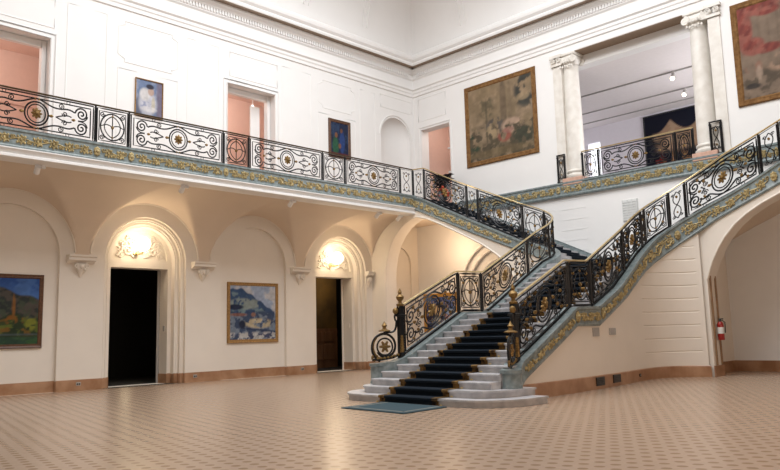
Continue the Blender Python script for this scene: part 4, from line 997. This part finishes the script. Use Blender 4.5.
def paint_tapestry():
    im = np.ones(sh+(3,))*np.array((.27, .195, .125)); im = mixc(im, dabs(51, 5, .4, .6)*.8, (.20, .145, .085)); im = mixc(im, sm(V, .6, .95)*.4, (.25, .175, .10))
    im = mixc(im, ell(.28, .70, .14, .16)*dabs(53, 11, .42, .55)*.8, (.105, .085, .05)); im = mixc(im, ell(.29, .5, .02, .3)*.8, (.10, .08, .05)); im = mixc(im, ell(.56, .66, .05, .42)*.8, (.14, .10, .065)); im = mixc(im, ell(.66, .62, .03, .4)*.5, (.15, .11, .07)); im = mixc(im, ell(.90, .80, .17, .24)*dabs(57, 9, .44, .54), (.05, .048, .04)); im = mixc(im, ell(.86, .72, .1, .05)*.7, (.30, .22, .13))
    im = mixc(im, sm(.56-V, 0, .2)*dabs(59, 13, .45, .56)*.85, (.06, .05, .032)); im = mixc(im, sm(.34-V, 0, .2)*dabs(61, 8, .4, .6)*.7, (.075, .06, .035))
    im = mixc(im, ell(.42, .42, .14, .12)*dabs(63, 14, .46, .54), (.085, .072, .062)); im = mixc(im, ell(.38, .36, .1, .1)*dabs(64, 15, .48, .55), (.30, .22, .13)); im = mixc(im, ell(.68, .38, .16, .1)*dabs(65, 11, .38, .5), (.36, .25, .18)); im = mixc(im, ell(.56, .27, .10, .08)*dabs(67, 11, .40, .5), (.26, .085, .06)); im = mixc(im, ell(.62, .33, .08, .04)*.7, (.28, .14, .11)); im = mixc(im, ell(.10, .28, .1, .14)*dabs(69, 12, .42, .52), (.03, .05, .03)); im = mixc(im, ell(.84, .22, .15, .12)*dabs(70, 13, .42, .52), (.05, .05, .033)); im = mixc(im, ell(.5, .08, .5, .05)*.6, (.16, .115, .06)); return im*(.66+.6*fbm(sh, 72, 20)[..., None])
def paint_drapery():
    W_ = U/.42
    im = np.ones(sh+(3,))*np.array((.20, .16, .12)); im = mixc(im, sm(np.sin(W_*34), .2, .9)*sm(V, .42, .5)*.4, (.145, .11, .075)); im = mixc(im, dabs(81, 6)*.4, (.24, .19, .14))
    e = lambda cu, cv, ru, rv: 1-sm(np.sqrt(((W_-cu)/ru)**2+((V-cv)/rv)**2), .75, 1.25)
    red = np.maximum.reduce([e(.12, .74, .16, .24), e(.35, .95, .5, .07), e(.60, .90, .25, .05), e(.28, .55, .22, .09), e(.55, .50, .28, .05)]); fold = .5+.5*np.sin((W_*1.2-V*1.6)*26)
    im = mixc(im, red, (.24, .055, .04)); im = mixc(im, red*fold*.65, (.12, .022, .018)); im = mixc(im, red*dabs(83, 12, .52, .6)*.6, (.33, .13, .10))
    im = mixc(im, sm(.36-V, 0, .1)*dabs(85, 12, .42, .55), (.10, .08, .055)); im = mixc(im, e(.75, .33, .25, .09)*dabs(87, 12, .4, .5), (.30, .22, .16)); im = mixc(im, e(.25, .32, .16, .12)*dabs(89, 12, .4, .5), (.24, .14, .10)); im = mixc(im, e(.35, .26, .06, .08)*.9, (.34, .28, .22)); im = mixc(im, e(.95, .28, .16, .08)*dabs(91, 14, .42, .5), (.10, .035, .02)); im = mixc(im, e(.2, .13, .16, .03)*.9, (.025, .022, .02)); return im*(.7+.6*fbm(sh, 93, 20)[..., None])
def paint_crest():
    im = np.ones(sh+(3,))*np.array((.015, .015, .035)); im = mixc(im, dabs(71, 9, .52, .6), (.04, .07, .19)); im = mixc(im, sm(V, .72, .85)*dabs(73, 12, .42, .5), (.05, .08, .20)); im = mixc(im, ell(.40, .5, .2, .3), (.012, .012, .016)); im = mixc(im, ell(.40, .55, .12, .17)*dabs(75, 13, .42, .5), (.36, .25, .14)); im = mixc(im, ell(.40, .28, .09, .06)*.8, (.36, .33, .28)); im = mixc(im, ell(.80, .52, .13, .09), (.16, .22, .34)); im = mixc(im, ell(.74, .36, .10, .05)*.8, (.36, .22, .17))
    im = mixc(im, sm(.46-V, 0, .2)*sm(U, .45, .65)*dabs(77, 11, .42, .5), (.26, .025, .02)); im = mixc(im, dabs(79, 16, .6, .66)*.8, (.30, .20, .10)); return im
def paint_stage():
    im = np.ones(sh+(3,))*np.array((.004, .006, .022)); top = .93-.12*np.abs(np.sin(U*8+.5)); W_ = U/.62
    tent = sm(top-V, 0, .02)*sm(W_, .12, .22+.25*(V < .72))*sm(V, .56, .62); im = mixc(im, tent, (.50, .32, .20)); im = mixc(im, tent*dabs(85, 14, .48, .58)*.7, (.66, .46, .30)); im = mixc(im, ell(.40, .74, .07, .04)*dabs(87, 14, .4, .5), (.10, .05, .05))
    im = mixc(im, sm(.60-V, 0, .05)*sm(U, .15, .25)*dabs(89, 15, .50, .57), (.34, .17, .08)); im = mixc(im, ell(.16, .42, .1, .14)*dabs(91, 14, .46, .53), (.24, .025, .018)); im = mixc(im, sm(.5-V, 0, .1)*sm(U, .2, .3)*dabs(93, 12, .58, .63), (.26, .24, .32)); im = mixc(im, sm(.14-V, 0, .08), (.006, .006, .012)); return im
def canvas_mat(name, img, rough=.6):
    m = bpy.data.materials.new(name); m.use_nodes = True; nt = m.node_tree; b_ = nt.nodes['Principled BSDF']; a = nt.nodes.new('ShaderNodeVertexColor'); a.layer_name = 'Col'
    nt.links.new(a.outputs[0], b_.inputs['Base Color']); b_.inputs['Roughness'].default_value = rough; b_.inputs['Specular IOR Level'].default_value = .25; return m
def picture(name, label, cat, f, u0, z0, u1, z1, img, fw, fmat, flip=False, d0=.0, fd=.07, parts=('frame', 'canvas')):
    """f(u, z, d) maps onto the wall; d grows towards the room; flip when u runs right to left in the photo"""
    base = f((u0+u1)/2, z0, d0); t = thing(name, label, cat, base); A = At(t)
    a0, a1 = min(u0, u1), max(u0, u1)
    if fw > 0:
        m = MB(); pr_ = [(0, 0), (0, fd*.7), (fw*.15, fd), (fw*.55, fd*.75), (fw*.8, fd*.8), (fw, fd*.45), (fw, 0)]
        rows = []
        for cu_, cz_, su, sz in ((a0, z0, 1, 1), (a1, z0, -1, 1), (a1, z1, -1, -1), (a0, z1, 1, -1), (a0, z0, 1, 1)): rows.append([f(cu_+su*p[0], cz_+sz*p[0], d0+p[1]) for p in pr_])
        n = len(pr_); vs_ = [p for r in rows for p in r]; m.add(vs_, [(i*n+k, i*n+(k+1) % n, (i+1)*n+(k+1) % n, (i+1)*n+k) for i in range(4) for k in range(n)])
        A.put(m, parts[0], fmat)
    i0, i1, k0, k1 = a0+fw*.9, a1-fw*.9, z0+fw*.9, z1-fw*.9; dd = d0+fd*.4
    g = MB(); vs_ = []
    for r in range(N_):
        for c in range(N_):
            uu = i0+(i1-i0)*c/(N_-1) if not flip else i1-(i1-i0)*c/(N_-1)
            vs_.append(f(uu, k0+(k1-k0)*r/(N_-1), dd))
    fs_ = [(r*N_+c, r*N_+c+1, (r+1)*N_+c+1, (r+1)*N_+c) for r in range(N_-1) for c in range(N_-1)]
    nb = len(vs_); vs_ += [f(a, b_, d0+.003) for a, b_ in ((i0, k0), (i1, k0), (i1, k1), (i0, k1))]
    fs_ += [(nb, nb+1, nb+2, nb+3)]
    per = [c for c in range(N_)]+[r*N_+N_-1 for r in range(1, N_)]+[(N_-1)*N_+c for c in range(N_-2, -1, -1)]+[r*N_ for r in range(N_-2, 0, -1)]
    cor = [nb, nb+1, nb+2, nb+3] if not flip else [nb+1, nb, nb+3, nb+2]
    for q_ in range(4):
        a = per[q_*(N_-1)]; b_ = per[((q_+1)*(N_-1)) % len(per)]; fs_.append((a, b_, cor[(q_+1) % 4], cor[q_]))
    g.add(vs_, fs_); o = A.put(g, parts[1], canvas_mat(name+'_paint', img))
    me = o.data; ca = me.color_attributes.new('Col', 'FLOAT_COLOR', 'POINT'); fl_ = np.ones((len(me.vertices), 4), dtype=np.float32)*.05; fl_[:, 3] = 1; fl_[:N_*N_, :3] = np.clip(img, 0, 1).reshape(-1, 3); ca.data.foreach_set('color', fl_.ravel())
    return t
picture('framed_painting', 'wooden framed autumn landscape under a deep blue sky at the far left', 'painting', fL, 5.0, 1.30, 7.82, 3.42, paint_autumn(), .12, 'frame', d0=-.128)
picture('framed_painting', 'gold framed blue mountain landscape between the two dark doorways', 'painting', fL, 14.07, 1.25, 16.27, 3.42, paint_mountain(), .12, 'gframe', d0=-.128)
picture('framed_painting', 'pale portrait of a lady in white hanging above the left balustrade', 'painting', fL, 10.43, 8.82, 11.42, 10.10, paint_lady(), .035, 'gframe')
picture('framed_painting', 'small dark framed painting of two figures above the left balustrade', 'painting', fL, 18.78, 8.75, 19.98, 10.36, paint_pair(), .13, 'frame')
picture('tapestry', 'large beige tapestry of a garden scene left of the upper columns', 'tapestry', fR, 19.06, 8.40, 15.42, 11.95, paint_tapestry(), .20, 'tborder', True, parts=('border', 'weave'))
picture('tapestry', 'tapestry with red drapery right of the upper columns at the frame edge', 'tapestry', fR, 7.86, 8.36, 3.9, 11.80, paint_drapery()*np.array((.85,.75,.7)), .20, 'tborder', True, parts=('border', 'weave'))
picture('framed_painting', 'colourful gold bordered picture seen through the left stair railing', 'painting', fR, 21.85, 1.45, 19.85, 3.14, paint_crest()*1.7, .17, 'bgold', True)
picture('mural', 'dark blue stage painting with sandy canopy on the back wall of the upper gallery', 'mural', lambda u, z, d=0.: (33.0-d, u, z), 15.25, 6.95, 11.3, 11.55, paint_stage()*.6, .06, 'black', True)

# ------------------------------------------------------------------ small fittings
def spotlight(x, y, z, a, label):
    t = thing('spotlight', label, 'spotlight', (x, y, z), 'spotlights under the left gallery'); A = At(t)
    A.put(MB().box((x+.10, y-.05, z+.02), (x+.20, y+.05, z+.22)).tube([(x+.12, y, z+.08), (x, y, z+.02)], .02, 6), 'mount', 'spot')
    d = Vector((math.cos(a)*.5, math.sin(a)*.5+.5, -.6)).normalized(); c = Vector((x, y, z-.02))
    A.put(MB().tube([c-d*.13, c-d*.12, c+d*.13], [.05, .075, .08], 12), 'head', 'spot', True)
    A.put(MB().tube([c+d*.131, c+d*.134], [.065, .065], 12), 'lens', 'spot', True)
for x, lb in ((6.75, 'white spotlight under the gallery at the far left'), (11.02, 'white spotlight under the gallery above the left globe lamp'), (15.2, 'white spotlight under the gallery above the blue mountain painting'),
             (19.42, 'white spotlight under the gallery above the right globe lamp'), (20.6, 'white spotlight under the gallery nearest the stair flight')):
    spotlight(x, 20.0, 6.07, 1.2, lb)
for x, y, lb in ((28.0, 11.55, 'small track spotlight on the gallery ceiling, nearer the opening'), (30.4, 12.1, 'small lit track spotlight on the gallery ceiling, farther back')):
    t = thing('track_spotlight', lb, 'spotlight', (x, y, ZG-.3), 'gallery track spotlights'); A = At(t)
    A.put(MB().box((x-.05, y-.05, ZG-.14), (x+.05, y+.05, ZG-.052)).tube([(x, y, ZG-.12), (x, y, ZG-.22)], .02, 6).tube([(x+.05, y, ZG-.16), (x-.1, y, ZG-.34)], [.09, .11], 12), 'head', 'plate')
    A.put(MB().ball((x-.11, y, ZG-.35), .085, 8, 6), 'bulb', 'lens', True)
tr = []
for x, lb in ((28.05, 'nearest track rail'), (30.45, 'middle track rail'), (32.0, 'rear track rail')):
    o = MB().bbox((x-.03, 6, ZG-.05), (x+.03, 18.5, ZG-.003), .006).build('lighting_track', 'plate'); tag(o, 'thin grey ceiling track in the upper gallery, %s' % lb, 'track', 'gallery lighting tracks')
# fire extinguisher on the jamb of the right arch
x, y, z = XS+.34, 8.06, 1.02
t = thing('fire_extinguisher', 'red fire extinguisher with white label on the right archway jamb', 'fire extinguisher', (x, y, z)); A = At(t)
A.put(MB().lathe([(.085, z), (.09, z+.02), (.09, z+.42), (.075, z+.48), (.04, z+.52)], (x, y, 0), 18), 'cylinder', 'red', True)
A.put(MB().lathe([(.092, z+.18), (.092, z+.36)], (x, y, 0), 18), 'label_band', 'label', True)
A.put(MB().lathe([(.035, z+.51), (.035, z+.57), (.02, z+.60)], (x, y, 0), 10).box((x-.02, y-.09, z+.58), (x+.02, y+.05, z+.61)).tube([(x, y-.05, z+.56), (x, y-.13, z+.5), (x, y-.12, z+.2)], .015, 6), 'valve', 'black', True)
A.put(MB().box((x-.03, y+.07, z+.1), (x+.03, y+.09, z+.45)), 'bracket', 'black')
# plates and vents along the stair wall
def on_stair(xc, z0, z1, hw, name, lab, cat, m1, group=None, louvers=False):
    s = PR.find(xc, 9.2); d = .18 if z0 < .3 else .14
    p = PR.xy(s, d); t = thing(name, lab, cat, (p.x, p.y, z0), group); A = At(t)
    m = MB().loft([[PR.at(s+a, z, d+o) for a, o in ((-hw, -.02), (-hw, .015), (hw, .015), (hw, -.02))] for z in (z0, z1)], True); A.put(m, 'plate', m1)
    if louvers:
        l_ = MB()
        for k in range(5): z = z0+.02+(z1-z0-.04)*k/4; l_.loft([[PR.at(s-hw*.85, z+a, d+o), PR.at(s+hw*.85, z+a, d+o)] for a, o in ((-.008, .014), (0, .022), (.008, .014))])
        A.put(l_, 'louvres', m1)
    else:
        l_ = MB()
        for k in (-1, 1): l_.ball(PR.at(s+k*hw*.75, (z0+z1)/2, d+.015), (.012, .012, .012), 6, 4)
        l_.loft([[PR.at(s-hw*.5, z, d+.018), PR.at(s+hw*.5, z, d+.018)] for z in (z0+.04, z1-.04)])
        A.put(l_, 'cover', 'plate')
on_stair(15.95, 1.25, 1.46, .17, 'wall_plate', 'square grey plate on the stair wall below the landing, left one', 'plate', 'plate')
on_stair(17.05, 1.27, 1.44, .19, 'wall_plate', 'grey plate on the stair wall below the landing, right one', 'plate', 'plate')
on_stair(15.95, .08, .28, .22, 'floor_vent', 'dark vent in the marble baseboard, nearer the stair foot', 'vent', 'black', None, True)
on_stair(17.05, .09, .285, .22, 'floor_vent', 'dark vent in the marble baseboard, farther from the stair foot', 'vent', 'black', None, True)
on_stair(18.6, .13, .21, .04, 'socket', 'small dark socket in the baseboard right of both vents', 'socket', 'black')
for x, d, lb in ((8.87, .03, 'small grey double socket in the baseboard left of the left doorway'), (12.75, .03, 'small grey socket in the baseboard right of the left doorway'), (17.3, .03, 'small dark socket in the baseboard left of the right doorway')):
    t = thing('socket', lb, 'socket', (x, L-.04, .16)); A = At(t)
    A.put(MB().bbox((x-.07, L-d-.015, .15), (x+.07, L-d, .25), .004), 'plate', 'plate'); A.put(MB().box((x-.05, L-d-.02, .17), (x-.01, L-d-.012, .22)).box((x+.01, L-d-.02, .17), (x+.05, L-d-.012, .22)), 'outlets', 'black')
# pale grille on the far wall beside the right flight
t = thing('wall_grille', 'pale slatted ventilation grille on the far wall below the upper columns', 'grille', (RW, 11.8, 5.2)); A = At(t)
A.put(MB().box((RW-.03, 11.5, 5.2), (RW, 12.1, 5.95)), 'backing', 'grille')
m = MB()
for k in range(8): m.box((RW-.05, 11.52, 5.22+.09*k), (RW-.03, 12.08, 5.27+.09*k))
for k in range(4): m.box((RW-.055, 11.52+.18*k, 5.2), (RW-.03, 11.545+.18*k, 5.95))
A.put(m, 'slats', 'grille')
# flower arrangement on the gallery corner
bx, by = 23.3, 19.95
t = thing('flower_arrangement', 'dark leafy arrangement with red flowers behind the railing by the corner doorway', 'flower arrangement', (bx, by, ZF)); A = At(t)
A.put(MB().lathe([(.16, ZF), (.18, ZF+.03), (.10, ZF+.1), (.2, ZF+.3), (.24, ZF+.5), (.16, ZF+.62), (.19, ZF+.66)], (bx, by, 0), 16), 'vase', 'vase', True)
def leaves(n, zc, sp, r, seed):
    rr = random.Random(seed); m = MB()
    for _ in range(n):
        a = rr.uniform(0, 2*PI); e = rr.uniform(.2, 1); p = Vector((bx+sp*e*math.cos(a)*.7, by+sp*e*math.sin(a), zc+rr.uniform(-.3, .3))); d = Vector((math.cos(a), math.sin(a), rr.uniform(-.4, .8))).normalized(); s = d.cross(Vector((0, 0, 1))).normalized()*r*.4; u_ = Vector((0, 0, .02))
        m.add([p-d*r, p+s+u_, p+d*r, p-s+u_, p-u_], [(0, 1, 3), (1, 2, 3), (0, 4, 1), (1, 4, 2), (2, 4, 3), (3, 4, 0)])
    return m
A.put(leaves(170, 7.9, .46, .17, 3), 'foliage', 'leaf'); A.put(leaves(30, 7.35, .40, .13, 4), 'foliage', 'leafg')
m = MB(); rr = random.Random(5)
for _ in range(16): m.ball((bx-.25+rr.uniform(-.1, .1), by+rr.uniform(-.55, -.02), 7.38+rr.uniform(-.2, .2)), (.07, .07, .06), 7, 5)
A.put(m, 'blossoms', 'petal', True)
